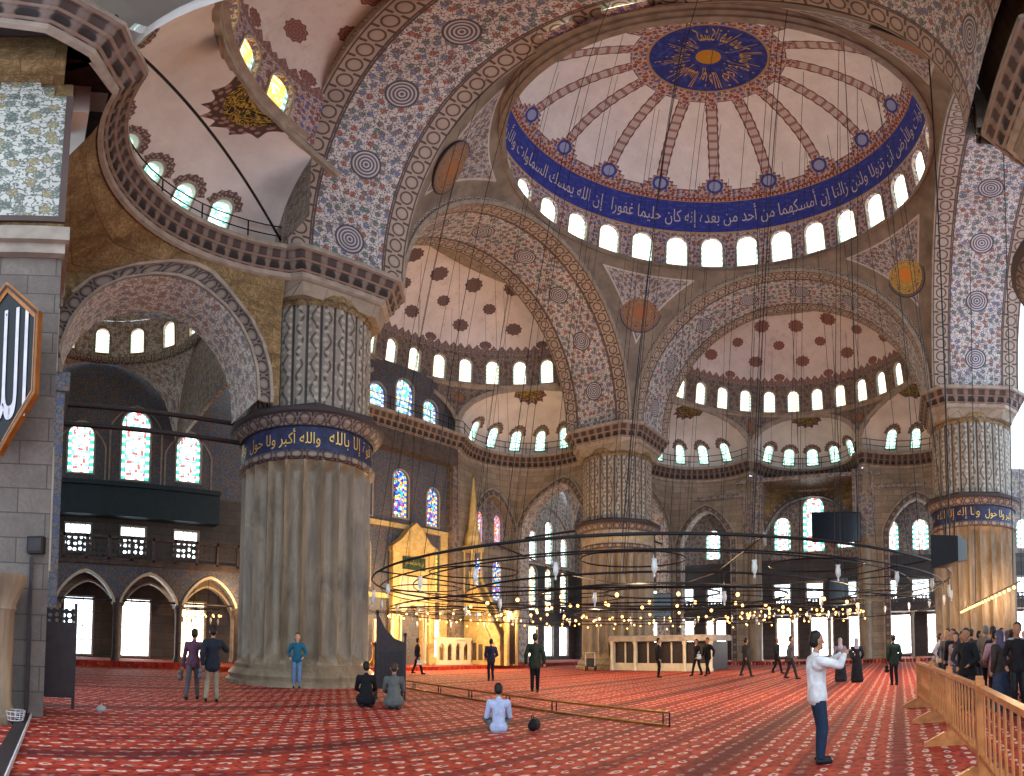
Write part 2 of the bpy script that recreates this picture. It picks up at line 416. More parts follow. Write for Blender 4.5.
# cornice of stalactites: vertical niches
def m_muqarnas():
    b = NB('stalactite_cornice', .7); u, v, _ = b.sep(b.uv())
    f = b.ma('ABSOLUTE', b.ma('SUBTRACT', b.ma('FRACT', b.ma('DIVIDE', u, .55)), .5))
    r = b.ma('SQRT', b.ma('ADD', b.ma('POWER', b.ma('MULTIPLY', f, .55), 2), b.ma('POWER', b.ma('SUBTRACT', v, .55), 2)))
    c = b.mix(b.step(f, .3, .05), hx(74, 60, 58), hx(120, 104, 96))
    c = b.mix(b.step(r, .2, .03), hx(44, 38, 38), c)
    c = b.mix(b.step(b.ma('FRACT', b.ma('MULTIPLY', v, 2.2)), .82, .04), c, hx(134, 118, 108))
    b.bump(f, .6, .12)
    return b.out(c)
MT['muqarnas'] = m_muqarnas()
# reeded upper pier: scrolls on reeds, u in units of reeds, v metres
def m_reed():
    b = NB('carved_reeds', .6); u, v, _ = b.sep(b.uv()); f = b.ma('SUBTRACT', b.ma('FRACT', u), .5)
    s = b.ma('MULTIPLY', b.ma('SINE', b.ma('MULTIPLY', v, 6.2)), .2)
    odd = b.ma('SUBTRACT', b.ma('MULTIPLY', b.ma('FRACT', b.ma('MULTIPLY', b.ma('FLOOR', u), .5)), 4), 1)
    d = b.ma('ABSOLUTE', b.ma('SUBTRACT', f, b.ma('MULTIPLY', s, odd)))
    leaf = b.ma('SUBTRACT', 1, b.step(d, b and .09, .03))
    dots = b.voro(b.comb(b.ma('MULTIPLY', u, .5), v), 3.2, rnd=.3).outputs['Distance']
    c = b.mix(leaf, hx(140, 132, 122), hx(86, 78, 74))
    c = b.mix(b.ma('MULTIPLY', b.ma('SUBTRACT', 1, b.step(dots, .26, .04)), .8), c, hx(180, 168, 152))
    c = b.mix(b.step(b.ma('ABSOLUTE', f), .4, .03), c, hx(76, 68, 66))
    return b.out(dirt(b, c, .5, .3))
MT['reed'] = m_reed()
MT['blue'] = (lambda b: b.out(b.mix(b.step(b.noise(b.uv(), 2.2, 4, .6), .55, .1), hx(44, 56, 140), hx(64, 76, 164)), .5))(NB('ultramarine_band', .5))
MT['navy'] = (lambda b: b.out(b.mix(b.step(b.noise(b.uv(), 3, 4, .6), .55, .1), hx(30, 34, 66), hx(44, 50, 92)), .45))(NB('navy_inscription_band', .45))
MT['gold'] = plain('gilt_lettering', (208, 172, 92), .4, .55, .15)
MT['silver'] = plain('pale_lettering', (196, 190, 196), .5, 0, .15)
MT['black_metal'] = plain('black_iron', (26, 26, 28), .5, .4, .2)
MT['brass'] = plain('worn_brass', (176, 128, 62), .3, .8, .3, 8)
MT['wood'] = plain('varnished_beech', (176, 112, 62), .4, 0, .3, 6)
MT['darkwood'] = plain('dark_walnut', (44, 34, 36), .5, 0, .3, 6)
MT['glassclear'] = None
def m_glassclear():
    b = NB('clear_glass', .08, .5); b.b.inputs['Transmission Weight'].default_value = .85; b.b.inputs['IOR'].default_value = 1.2
    return b.out(hx(235, 238, 235))
MT['glassclear'] = m_glassclear()
MT['marble_gold_lit'] = (lambda b: b.out(b.mix(b.step(b.noise(b.obj(), 3, 5, .6, 1), .52, .15), hx(206, 182, 128), hx(178, 148, 88)), .4))(NB('gold_lit_marble', .4))  # marble toned gold: the warm light's colour is put into it
MT['marble_white'] = plain('pale_marble', (196, 184, 160), .4, 0, .12)

# window glass, uv: x 0..1 across, y in widths
def m_glass(name, pal, st, sc=7.0, border=None, lead=(30, 32, 36), leadw=.06, bw=.15):
    b = NB(name, .3); uv = b.uv(); u, v, _ = b.sep(uv)
    vo = b.voro(uv, sc, rnd=.55); k = b.sep(vo.outputs['Color'])[0]
    n = len(pal); c = b.ramp(k, [(i / n, hx(*p)) for i, p in enumerate(pal)], 'CONSTANT')
    e = b.voro(uv, sc, 'DISTANCE_TO_EDGE', .55).outputs['Distance']
    c = b.mix(b.step(e, leadw * .5, leadw * .5), b.mix(.35, hx(*lead), c), c)
    if border:
        au = b.ma('ABSOLUTE', b.ma('SUBTRACT', u, .5)); f = b.ma('FRACT', b.ma('MULTIPLY', v, 3.5))
        bc = b.mix(b.step(f, .5, .05), hx(*border[0]), hx(*border[1]))
        c = b.mix(b.step(au, .5 - bw, .01), c, bc)
        c = b.mix(b.ma('MULTIPLY', b.step(au, .5 - bw - .03, .005), b.ma('SUBTRACT', 1, b.step(au, .5 - bw, .005))), c, hx(*lead))
    b.emit(c, st); return b.out(c)
W = (255, 255, 250)
MT['g_dome'] = m_glass('pale_yellow_window_glass', [W, (255, 250, 225), (250, 236, 170), W, (250, 240, 200)], 1.7, 14, ((214, 236, 226), (150, 196, 170)), (190, 190, 170), .05, .1)
MT['g_semi'] = m_glass('cream_window_glass', [W, (255, 246, 214), (250, 226, 160), W, (236, 214, 170)], 1.35, 12, ((210, 230, 226), (150, 190, 170)), (180, 180, 160), .05, .1)
MT['g_near'] = m_glass('amber_lattice_glass', [(252, 226, 130), (246, 206, 96), (255, 246, 214), (240, 196, 80)], .92, 11, ((214, 236, 236), (110, 180, 160)), (226, 214, 170), .09, .12)
MT['g_teal'] = m_glass('white_teal_stained_glass', [W, (232, 250, 248), (120, 206, 196), W, (206, 240, 240), (214, 90, 90)], 1.7, 10, ((60, 170, 150), (230, 244, 240)), (70, 100, 100), .05, .13)
MT['g_exedra'] = m_glass('green_white_glass', [W, (190, 240, 222), (110, 214, 180), (220, 250, 244)], 1.5, 10, ((70, 180, 150), (210, 240, 236)), (90, 120, 110), .06, .13)
MT['g_blue'] = m_glass('blue_stained_glass', [(40, 60, 190), (60, 130, 220), (250, 200, 60), (200, 60, 50), (60, 180, 170), (30, 50, 160), (220, 240, 250)], 1.1, 10, ((240, 190, 70), (60, 110, 220)), (20, 22, 40), .05, .14)
MT['g_paleblue'] = m_glass('pale_blue_stained_glass', [(200, 226, 250), (110, 160, 220), (250, 226, 130), (90, 190, 180), W, (150, 190, 240)], 1.15, 10, ((90, 130, 210), (230, 240, 250)), (60, 70, 110), .05, .14)
MT['g_red'] = m_glass('red_amber_stained_glass', [(220, 90, 60), (246, 170, 80), (120, 150, 220), (240, 220, 190), (190, 60, 60), (90, 120, 200)], .95, 10, ((220, 130, 60), (110, 150, 220)), (60, 40, 40), .05, .14)
MT['g_green'] = m_glass('green_amber_stained_glass', [(110, 200, 120), (60, 140, 130), (250, 214, 90), (220, 240, 220), (230, 150, 60)], 1.0, 10, ((240, 180, 60), (70, 150, 110)), (40, 50, 40), .05, .14)
MT['g_amberwhite'] = m_glass('white_amber_stained_glass', [W, (250, 196, 90), (120, 190, 180), W, (230, 140, 70), (240, 246, 240)], 1.3, 9, ((90, 160, 150), (240, 240, 230)), (50, 60, 60), .05, .14)
MT['g_clear'] = emis('bright_clear_glass', (250, 252, 255), 4.0)
MT['g_cool'] = emis('cool_daylight_glass', (226, 244, 255), 2.6)
MT['g_warm'] = emis('warm_daylight_glass', (255, 232, 190), 2.6)
MT['bulb'] = emis('warm_bulb', (255, 180, 96), 4.5)
WORLD = 1.9; EXPO = 0.6
# ------------------------------------------------------------------ plan (metres): piers at (+-H,+-H), dome over the middle
H = 12.58; PR = 2.7; ZC = 16.0; IN = 10.0; OUT = 15.2
DC = (-.1, .4); DR = 10.35; DZ = 26.1
TS = {'qibla': lambda p: (p[0], p[1] + H, p[2]),
      'right': lambda p: (p[1] + H, -p[0], p[2]),
      'left': lambda p: (-p[1] - H, p[0], p[2])}

# ---- floor with carpet
def m_carpet():
    b = NB('red_prayer_carpet', .8, .25); P = b.n('ShaderNodeTexCoord').outputs['Object']; x, y, _ = b.sep(P)
    k = b.ma('DIVIDE', y, 1.25); fy = b.ma('FRACT', k); row = b.ma('FLOOR', k)
    # flower grid
    wx = b.ma('MULTIPLY', b.ma('SUBTRACT', b.noise(P, 1.7, 2), .5), 1.6); g = b.comb(b.ma('ADD', b.ma('MULTIPLY', x, 3.0), b.ma('MULTIPLY', wx, .35)), b.ma('SUBTRACT', b.ma('MULTIPLY', y, 3.6), b.ma('MULTIPLY', wx, .3)))
    gx, gy, _ = b.sep(g); r2 = b.ma('FLOOR', gy)
    gx = b.ma('ADD', gx, b.ma('MULTIPLY', r2, .5))
    fx_ = b.ma('SUBTRACT', b.ma('FRACT', gx), .5); fy_ = b.ma('SUBTRACT', b.ma('FRACT', gy), .5)
    wob = b.noise(P, 7, 3)
    d = b.ma('ADD', b.ma('SQRT', b.ma('ADD', b.ma('MULTIPLY', fx_, b.ma('MULTIPLY', fx_, .8)), b.ma('MULTIPLY', b.ma('MULTIPLY', fy_, fy_), 1.9))), b.ma('MULTIPLY', b.ma('SUBTRACT', wob, .5), .6))
    n2 = b.noise(P, 1.1, 4, .6)
    red = b.ramp(b.noise(P, 2.6, 5, .7), [(.3, hx(112, 24, 16)), (.5, hx(162, 45, 27)), (.72, hx(194, 82, 52))])
    fl = b.mix(b.step(d, .07, .03), hx(110, 50, 50), hx(214, 170, 154))
    c = b.mix(b.step(d, .24, .04), fl, red)
    v = b.voro(P, 5.5, rnd=1).outputs['Distance']
    c = b.mix(b.ma('MULTIPLY', b.ma('SUBTRACT', 1, b.step(v, .2, .05)), .75), c, hx(74, 18, 22))
    a = b.ma('ABSOLUTE', b.ma('SUBTRACT', fy, .5))
    band = b.step(a, .40, .015)
    bandc = b.mix(b.step(b.ma('FRACT', b.ma('MULTIPLY', x, 4)), .5, .1), hx(88, 14, 16), hx(122, 30, 26))
    wide = b.step(b.ma('ABSOLUTE', b.ma('SUBTRACT', b.ma('FRACT', b.ma('DIVIDE', y, 5.0)), .5)), .43, .01)
    c = b.mix(b.ma('MULTIPLY', band, .75), c, bandc)
    c = b.mix(b.ma('MULTIPLY', wide, .55), c, hx(70, 10, 14))
    b.bump(b.noise(P, 60, 2), .25, .01)
    b.b.inputs['Specular IOR Level'].default_value = .25
    return b.out(c)
MT['carpet'] = m_carpet()
fl = MB(); fl.grid(lambda u, v: (u, v, 0), lin(-32, 30, 8), lin(-30, 30, 8)); fl.box((-32, -30, -.4), (30, 30, -.01))
struct(fl.build('floor', MT['carpet'], smooth=False))
# raised carpeted platform in front of the qibla wall
pf = MB(); pf.box((-15.0, 19.2, 0), (26, 26, .22)); pf.box((19.6, -25, 0), (26, 19.2, .22)); 
struct(tag(pf.build('floor_platform', MT['carpet'], smooth=False), 'low red carpeted step along the far walls', 'step'))
pf = MB(); pf.box((-24, 20.9, 0), (-15.0, 26, .3)); struct(pf.build('floor_gallery', MT['carpet'], smooth=False))

# ---- piers
NF = 24
def flute(r, z, a):
    f = (a * NF / (2 * pi)) % 1.0; k = sqrt(max(0, 1 - (2 * f - 1) ** 2))
    t = min(1, max(0, (z - .75) / .35)) * min(1, max(0, (7.75 - z) / .3))
    return r - .4 * k * t
def square_path(cx, cy, h, ch):
    P = [(h - ch, -h), (h, -h + ch), (h, h - ch), (h - ch, h), (-h + ch, h), (-h, h - ch), (-h, -h + ch), (-h + ch, -h), (h - ch, -h)]
    pts, nor = [], []
    for (x, y) in P:
        pts.append((cx + x, cy + y)); l = hypot(x, y); nor.append((x / l * 1.15, y / l * 1.15))
    return pts, nor
CORN = [(0.0, 14.75), (.12, 14.8), (.14, 15.0), (.3, 15.1), (.34, 15.35), (.5, 15.45), (.54, 15.68), (.7, 15.76), (.72, 15.95), (.6, 16.0), (-1.2, 16.0)]
CMS = [1, 1, 0, 0, 0, 0, 0, 1, 1, 2]
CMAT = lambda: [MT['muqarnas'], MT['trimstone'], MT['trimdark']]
def pier(name, cx, cy, band='navy'):
    root = struct(tag(empty(name, (cx, cy, 0))))
    m = MB(); prof = [(PR, z) for z in [.72, .8, .9, 1.0, 1.1] + lin(1.6, 7.3, 6) + [7.45, 7.6, 7.75]]
    m.lathe(prof, NF * 8, rf=flute); m.build('shaft', MT['shaft'], root, auto=60)
    m = MB(); m.lathe([(3.15, 0), (3.15, .12), (3.0, .2), (3.05, .34), (2.9, .5), (2.78, .56), (2.8, .68), (PR, .74)], 48)
    m.build('pier_base', MT['shaft'], root)
    m = MB(); m.lathe([(PR - .02, 7.72), (2.84, 7.8), (2.86, 7.92), (2.76, 8.02), (2.72, 8.06)], 48)
    m.lathe([(2.78, 8.92), (2.84, 8.96), (2.86, 9.04), (2.98, 9.12), (3.0, 9.2), (3.2, 9.36), (3.24, 9.5), (3.24, 9.62), (2.5, 9.75)], 8, a0=pi / 8, a1=2 * pi + pi / 8)
    m.lathe([(2.78, 8.92), (2.84, 8.96), (2.86, 9.04), (3.0, 9.14), (3.02, 9.22), (3.2, 9.36), (3.22, 9.5)], 40)
    m.build('capital', MT['border_dark'], root)
    m = MB(); m.lathe([(2.72, 8.04), (2.72, 8.94)], 48); m.build('inscription_band', MT[band], root)
    # reeded drum, u counted in reeds
    n = 30; m = MB()
    def rr(u, v):
        a = u / n * 2 * pi; f = u % 1.0; k = sin(pi * f) ** .6 if 0 < f < 1 else 0
        return ((2.5 + .1 * k) * cos(a), (2.5 + .1 * k) * sin(a), v)
    m.grid(rr, [i / 5 for i in range(n * 5 + 1)], [9.7, 10.5, 11.5, 12.5, 13.5, 14.0]); m.build('carved_drum', MT['reed'], root, auto=50)
    m = MB(); m.lathe([(2.6, 13.95), (2.66, 14.05), (2.62, 14.2), (2.6, 14.8)], 40, us=1); m.build('plain_collar', MT['ashlar_gold'], root)
    m = MB()
    for i in range(n):     # small round heads of the reeds
        a = (i + .5) / n * 2 * pi; c = (2.56 * cos(a), 2.56 * sin(a), 14.0)
        m.tube([(2.62 * cos(a + d), 2.62 * sin(a + d), 14.0 + .24 * sqrt(max(0, 1 - (d / (pi / n)) ** 2))) for d in lin(-pi / n, pi / n, 6)], .035, 5)
    m.build('reed_heads', MT['trimdark'], root)
    # square impost block carrying the arches
    p, nr = square_path(0, 0, OUT - H + .05, .9); m = MB()
    m.sweep(p, [(-.0, 14.2), (0, 14.8)], nr, 0)
    # squinch from round to square
    m2 = MB()
    for i in range(8):
        a, b = p[i], p[i + 1]
        m2.quad((a[0] * .93, a[1] * .93, 14.2), (b[0] * .93, b[1] * .93, 14.2), (b[0], b[1], 14.8), (a[0], a[1], 14.8))
        m2.poly([(0, 0, 14.2), (b[0] * .93, b[1] * .93, 14.2), (a[0] * .93, a[1] * .93, 14.2)])
    m2.build('impost_block', MT['ashlar'], root, smooth=False)
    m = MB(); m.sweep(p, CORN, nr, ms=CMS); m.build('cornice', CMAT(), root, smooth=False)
    return root
for x, y, bd in ((-H, H, 'navy'), (H, H, 'trimstone'), (H, -H, 'navy'), (-H + .2, -H - .75, 'navy')): pier('pier', x, y, bd)

# ---- great arches
AR = 9.6
def arch(name, rot, rise, z0=ZC):
    # local: arch spans x, soffit from y=IN to y=OUT
    c, s = cos(rot), sin(rot); T = lambda p: (p[0] * c - p[1] * s, p[0] * s + p[1] * c, p[2])
    m = MB(); N = 56; R = lambda t, k: (-(AR + k) * cos(t), z0 + (rise + k) * sin(t)); us = lin(0, pi, N)
    L = pi * (AR + rise) / 2
    m.grid(lambda u, v: T((R(u, 0)[0], (IN + OUT) / 2 + v, R(u, 0)[1])), us, [-2.6, -1.6, 0, 1.6, 2.6], uvf=lambda u, v, c: (u / pi * L, v), m=0)
    for y, sg in ((IN, -1), (OUT, 1)):   # moulded faces
        prof = [(0, 0), (0, .06), (.22, .1), (.26, .03), (.5, .06), (.58, .14), (.72, .14), (.74, 0)]
        for j in range(len(prof) - 1):
            (k0, d0), (k1, d1) = prof[j], prof[j + 1]
            m.grid(lambda u, v: T((R(u, k0 if v == 0 else k1)[0], y + sg * (d0 if v == 0 else d1), R(u, k0 if v == 0 else k1)[1])), us, [0, 1],
                   uvf=lambda u, v, c: (u / pi * L, v * .4), m=1 if j in (2, 3) else 2)
    if rise < 11:   # outer mass of the arch behind the mouldings
        m.grid(lambda u, v: T((R(u, .7)[0], v, max(R(u, .7)[1], 16))), us, [IN, OUT], m=3)
    return struct(m.build(name, [MT['soffit'], MT['border'], MT['trimstone'], MT['ashlar']], auto=50))
arch('great_arch', 0, 9.2); arch('great_arch', -pi / 2, 9.2); arch('great_arch', pi, 9.2); arch('great_arch', pi / 2, 10.6)

# ---- pendentives
def m_pend():
    b = NB('pendentive_paint', .7); uv = b.uv(); at = b.n('ShaderNodeAttribute'); at.attribute_name = 'edge'; e = at.outputs['Fac']
    fl_ = floral(b, uv, (176, 170, 170), [(96, 98, 122), (120, 92, 84), (104, 100, 108)], 1.6, (92, 86, 90))
    st = b.ramp(b.noise(b.obj(), .9, 5, .65), [(.35, hx(140, 128, 116)), (.65, hx(112, 102, 94))])
    c = b.mix(b.step(e, 1.0, .02), st, b.mix(b.step(e, 1.1, .01), hx(190, 182, 178), fl_))
    return b.out(dirt(b, c, .5, .35))
MT['pend'] = m_pend()
def m_medal(name, rim, a, c1, c2):
    b = NB(name, .5); x, y, _ = b.sep(b.uv()); r = b.ma('SQRT', b.ma('ADD', b.ma('MULTIPLY', x, x), b.ma('MULTIPLY', y, y)))
    th = b.ma('ARCTAN2', y, x); w = b.noise(b.comb(b.ma('MULTIPLY', r, 3), b.ma('MULTIPLY', b.ma('SINE', b.ma('MULTIPLY', th, 8)), .6)), 3.2, 3, .6, 1.5)
    cc = b.mix(b.step(b.ma('ABSOLUTE', b.ma('SUBTRACT', w, .5)), .05, .02), hx(*c1), hx(*a))
    cc = b.mix(b.step(r, .32, .02), hx(*c2), cc); cc = b.mix(b.step(r, .84, .01), cc, hx(*rim)); cc = b.mix(b.step(r, .95, .01), cc, hx(60, 46, 44))
    return b.out(cc)
MT['med_brown'] = m_medal('brown_calligraphy_roundel', (112, 92, 88), (92, 62, 52), (158, 118, 84), (150, 92, 52))
MT['med_gold'] = m_medal('gold_calligraphy_roundel', (96, 90, 96), (84, 78, 74), (214, 178, 84), (206, 130, 52))
for q in range(4):
    m = MB(); S = IN * sqrt(2)
    def F(u, v, q=q):
        f = u; a = f + q * pi / 2; ro = IN / max(cos(f), sin(f)); ri = IN - .3
        rho = ri + (ro - ri) * v; z = ZC + .955 * sqrt(max(0, S * S - rho * rho))
        k_ = max(0, min(1, (-cos(a) - .62) / .38)); k_ = k_ * k_ * (3 - 2 * k_)
        return (rho * cos(a), rho * sin(a), ZC + (z - ZC) * (1 + .11 * k_))
    def E(u, v):
        ro = IN / max(cos(u), sin(u)); ri = IN - .3; rho = ri + (ro - ri) * v
        z = ZC + .955 * sqrt(max(0, S * S - rho * rho)); x, y = rho * cos(u), rho * sin(u)
        d1 = hypot(y, z - ZC); d2 = hypot(x, z - ZC)      # radial distance above each arch is measured on the faces
        g1 = (IN - x) * 1.3; g2 = (IN - y) * 1.3
        top = asin(min(1, rho / S)) - asin(ri / S)
        return min(g1 + .0, g2 + .0, top * S)
    m.grid(F, lin(0, pi / 2, 40), lin(0, 1, 26), uvf=lambda u, v, c: (u * 12, v * 6), att=E)
    o = struct(m.build('pendentive', MT['pend'])); 
    # roundel painted on the pendentive
    rho = 12.0; z = ZC + .955 * sqrt(S * S - rho * rho); a = pi / 4 + q * pi / 2
    n = Vector((rho * cos(a), rho * sin(a), z - ZC)); n.normalize(); c = Vector((rho * cos(a), rho * sin(a), z)) - n * .07
    e1 = Vector((-sin(a), cos(a), 0)); e2 = n.cross(e1); R = 1.45; m = MB()
    ring = lambda r_, off: [c + e1 * (r_ * cos(t)) + e2 * (r_ * sin(t)) + n * (off + 0.0) for t in lin(0, 2 * pi, 36)]
    A = ring(R, 0.0); B = ring(R, .12)
    i0 = len(m.v); m.poly(A[:-1], uvs=[(cos(t), sin(t)) for t in lin(0, 2 * pi, 36)][:-1])
    for i in range(36): m.quad(A[i], A[i + 1], B[i + 1], B[i], uvs=[(1, 0)] * 4)
    k = m.build('calligraphy_roundel', MT['med_gold'] if q == 3 else MT['med_brown'], o, smooth=False)

# ---- dome ring, drum, dome
m = MB()
m.lathe([(IN - .32, 25.55), (IN - .2, 25.62), (IN - .1, 25.68), (IN - .08, 25.84), (IN + .1, 25.92), (IN + .14, DZ), (DR - .02, DZ + .03), (DR + .05, DZ + .05)], 96, c=(DC[0] * .5, DC[1] * .5, 0))
struct(m.build('dome_cornice', MT['trimstone']))
ND = 28
def Pdrum(u, v, d=0):
    a = u / DR; t = v - DZ; r = DR - .05 * t - .035 * t * t + d
    return (DC[0] + r * cos(a), DC[1] + r * sin(a), v)
LD = 2 * pi * DR; m = MB(); ops = []
for i in range(ND): ops.append(dict(uc=(i + .5) * LD / ND, w=1.36, v0=DZ + .15, v1=DZ + 1.85, rise=.68, k='round'))
pierced(m, Pdrum, 0, LD, DZ, DZ + 2.8, ops, depth=.35, du=.6)
struct(m.build('dome_drum', MT['tile_drum']))
for op in ops: window(Pdrum, op, MT['g_dome'], MT['trimstone'], .3, .12, .03)
# shell profile
Z1 = DZ + 2.8; R1 = Pdrum(0, Z1)[0] - DC[0]; Z2 = 36.7
def dprof(t):    # t 0..1 ring->crown
    a = t * pi / 2; return (R1 * cos(a) , Z1 + (Z2 - Z1) * sin(a))
NR = 16
def m_dome():
    b = NB('painted_dome', .7); x, y, _ = b.sep(b.uv()); ax = b.ma('ABSOLUTE', x)
    u2x, u2y, _ = b.sep(b.uv('UV2'))        # u2y = arc from crown
    wh = b.ramp(b.noise(b.obj(), 1.0, 4, .6), [(.3, hx(222, 220, 226)), (.7, hx(238, 236, 240))])
    wh = b.mix(b.ma('MULTIPLY', b.step(b.noise(b.scale(b.obj(), (3, 3, .6)), 2, 4, .7), .62, .05), .22), wh, hx(150, 146, 150))
    orn = floral(b, b.uv(), (206, 190, 186), [(150, 66, 52), (70, 84, 160), (128, 60, 54)], 2.6, (110, 56, 52), dens=.38)
    edge = hx(96, 66, 66)
    # base ornament outline
    sc = b.ma('MULTIPLY', b.ma('SNAP', b.ma('MAXIMUM', 0, b.ma('SUBTRACT', 1.35, ax)), .27), .95)
    hgt = b.ma('ADD', 3.6, sc)
    inb = b.ma('SUBTRACT', hgt, y)
    # rib
    rib = b.ma('SUBTRACT', .33, b.ma('ADD', ax, b.ma('MULTIPLY', b.ma('SINE', b.ma('MULTIPLY', y, 9)), .02)))
    top = b.ma('SUBTRACT', b.ma('ADD', 3.75, b.ma('MULTIPLY', b.ma('SNAP', b.ma('MAXIMUM', 0, b.ma('SUBTRACT', .5, ax)), .16), 1.6)), u2y)
    k = b.ma('MAXIMUM', b.ma('MAXIMUM', inb, rib), top)
    ribc = b.mix(b.step(b.ma('ABSOLUTE', b.ma('SINE', b.ma('MULTIPLY', y, 5.2))), b.ma('MULTIPLY', ax, 4) if False else .5, .1), hx(160, 120, 118), hx(196, 184, 186))
    ribc = b.mix(b.step(ax, .25, .01), ribc, hx(112, 78, 80))
    c = b.mix(b.step(rib, 0, .01), orn, ribc)
    c = b.mix(b.step(b.ma('MAXIMUM', inb, top), 0, .01), c, orn)
    # blue flower at the foot of each rib
    ry = b.ma('SUBTRACT', y, 3.85); r = b.ma('SQRT', b.ma('ADD', b.ma('MULTIPLY', x, x), b.ma('MULTIPLY', ry, ry)))
    c = b.mix(b.step(r, .52, .01), b.mix(b.step(r, .36, .02), hx(150, 160, 206), hx(58, 70, 150)), c)
    c = b.mix(b.step(k, .05, .015), edge, c); c = b.mix(b.step(k, 0, .01), wh, c)
    # red lattice strip and blue band at the foot
    red = b.mix(b.step(b.voro(b.uv(), 3.6, rnd=.2).outputs['Distance'], .33, .05), hx(190, 150, 140), hx(126, 52, 44))
    c = b.mix(b.step(y, 1.72, .01), hx(64, 76, 156), c) if False else c
    c = b.mix(b.step(y, 2.95, .01), red, c); c = b.mix(b.step(y, 2.72, .01), hx(186, 150, 110), c)
    bl = b.mix(b.step(b.noise(b.scale(b.uv(), (.7, 2, 1)), 2.4, 4, .6), .56, .06), hx(48, 60, 150), hx(70, 82, 168))
    c = b.mix(b.step(y, 2.66, .01), bl, c); c = b.mix(b.step(y, .18, .01), hx(180, 146, 110), c)
    # crown disc
    cr = b.mix(b.step(b.noise(b.obj(), 2.4, 4, .6), .55, .06), hx(44, 56, 140), hx(66, 80, 164))
    c = b.mix(b.step(u2y, 2.98, .01), hx(170, 140, 104), c); c = b.mix(b.step(u2y, 2.84, .01), cr, c)
    c = b.mix(b.step(u2y, .6, .01), hx(190, 140, 50), c)
    return b.out(c)
MT['dome'] = m_dome()
NTS = 44; ts = [1 - (1 - i / NTS) ** 1.0 for i in range(NTS + 1)]; ts[-1] = .9995
arc = [0]
for i in range(1, 401):
    a, b_ = dprof((i - 1) / 400), dprof(i / 400); arc.append(arc[-1] + hypot(a[0] - b_[0], a[1] - b_[1]))
def arcl(t): return arc[min(400, int(round(t * 400)))]
def Fd(u, v): r, z = dprof(v); return (DC[0] + r * cos(u), DC[1] + r * sin(u), z)
A0 = .5 * 2 * pi / ND
def uvd(u, v, c):
    s = 2 * pi / NR; k = math.floor((c[0] - A0) / s); ce = A0 + (k + .5) * s; return ((u - ce) * dprof(v)[0], arcl(v))
m = MB(); m.grid(Fd, [A0 + i * 2 * pi / (NR * 8) for i in range(NR * 8 + 1)], ts, uvf=uvd, uv2f=lambda u, v, c: (u, arc[-1] - arcl(v)))
struct(m.build('dome', MT['dome']))

# ------------------------------------------------------------------ semi-domes
def m_semi(name, white, dot, crest):
    b = NB(name, .7); x, y, _ = b.sep(b.uv()); x2, y2, _ = b.sep(b.uv('UV2'))
    wh = b.ramp(b.noise(b.obj(), .8, 4, .6), [(.3, hx(*[k * .93 for k in white])), (.7, hx(*white))])
    wh = b.mix(b.ma('MULTIPLY', b.step(b.noise(b.scale(b.obj(), (2, 2, .3)), 1.4, 4, .7), .6, .08), .3), wh, hx(160, 140, 126))
    def dots(X, y0, per, R):
        f = b.ma('MULTIPLY', b.ma('SUBTRACT', b.ma('FRACT', b.ma('DIVIDE', b.ma('SUBTRACT', y, y0), per)), .5), per)
        r = b.ma('SQRT', b.ma('ADD', b.ma('MULTIPLY', X, X), b.ma('MULTIPLY', f, f)))
        th = b.ma('ARCTAN2', f, X); return b.ma('ADD', r, b.ma('MULTIPLY', b.ma('SINE', b.ma('MULTIPLY', th, 10)), R * .07))
    r1 = dots(x, 1.1, 3.6, .6); r2 = dots(x2, 2.9, 3.6, .46)
    c = wh
    for r, R in ((r1, .58), (r2, .46)):
        body = b.mix(b.step(b.ma('FRACT', b.ma('MULTIPLY', r, 6)), .5, .12), hx(*dot), hx(*[k * 1.35 for k in dot]))
        c = b.mix(b.step(r, R, .015), body, c)
    # cresting along the foot
    t = b.ma('ABSOLUTE', b.ma('SUBTRACT', b.ma('FRACT', b.ma('MULTIPLY', b.ma('MULTIPLY', b.sep(b.uv('UV2'))[0], 1), 1.6)), .5))
    k = b.ma('SUBTRACT', b.ma('ADD', .55, b.ma('MULTIPLY', t, 1.1)), y)
    cr = b.mix(b.step(b.voro(b.uv(), 4, rnd=.5).outputs['Distance'], .3, .05), hx(*[min(255, q * 1.3) for q in crest]), hx(*crest))
    c = b.mix(b.step(k, 0, .02), c, cr)
    return b.out(c)
MT['semi_grey'] = m_semi('dotted_semidome_grey', (228, 220, 220), (92, 76, 78), (116, 98, 96))
MT['semi_red'] = m_semi('dotted_semidome_red', (222, 212, 210), (112, 78, 74), (124, 96, 92))
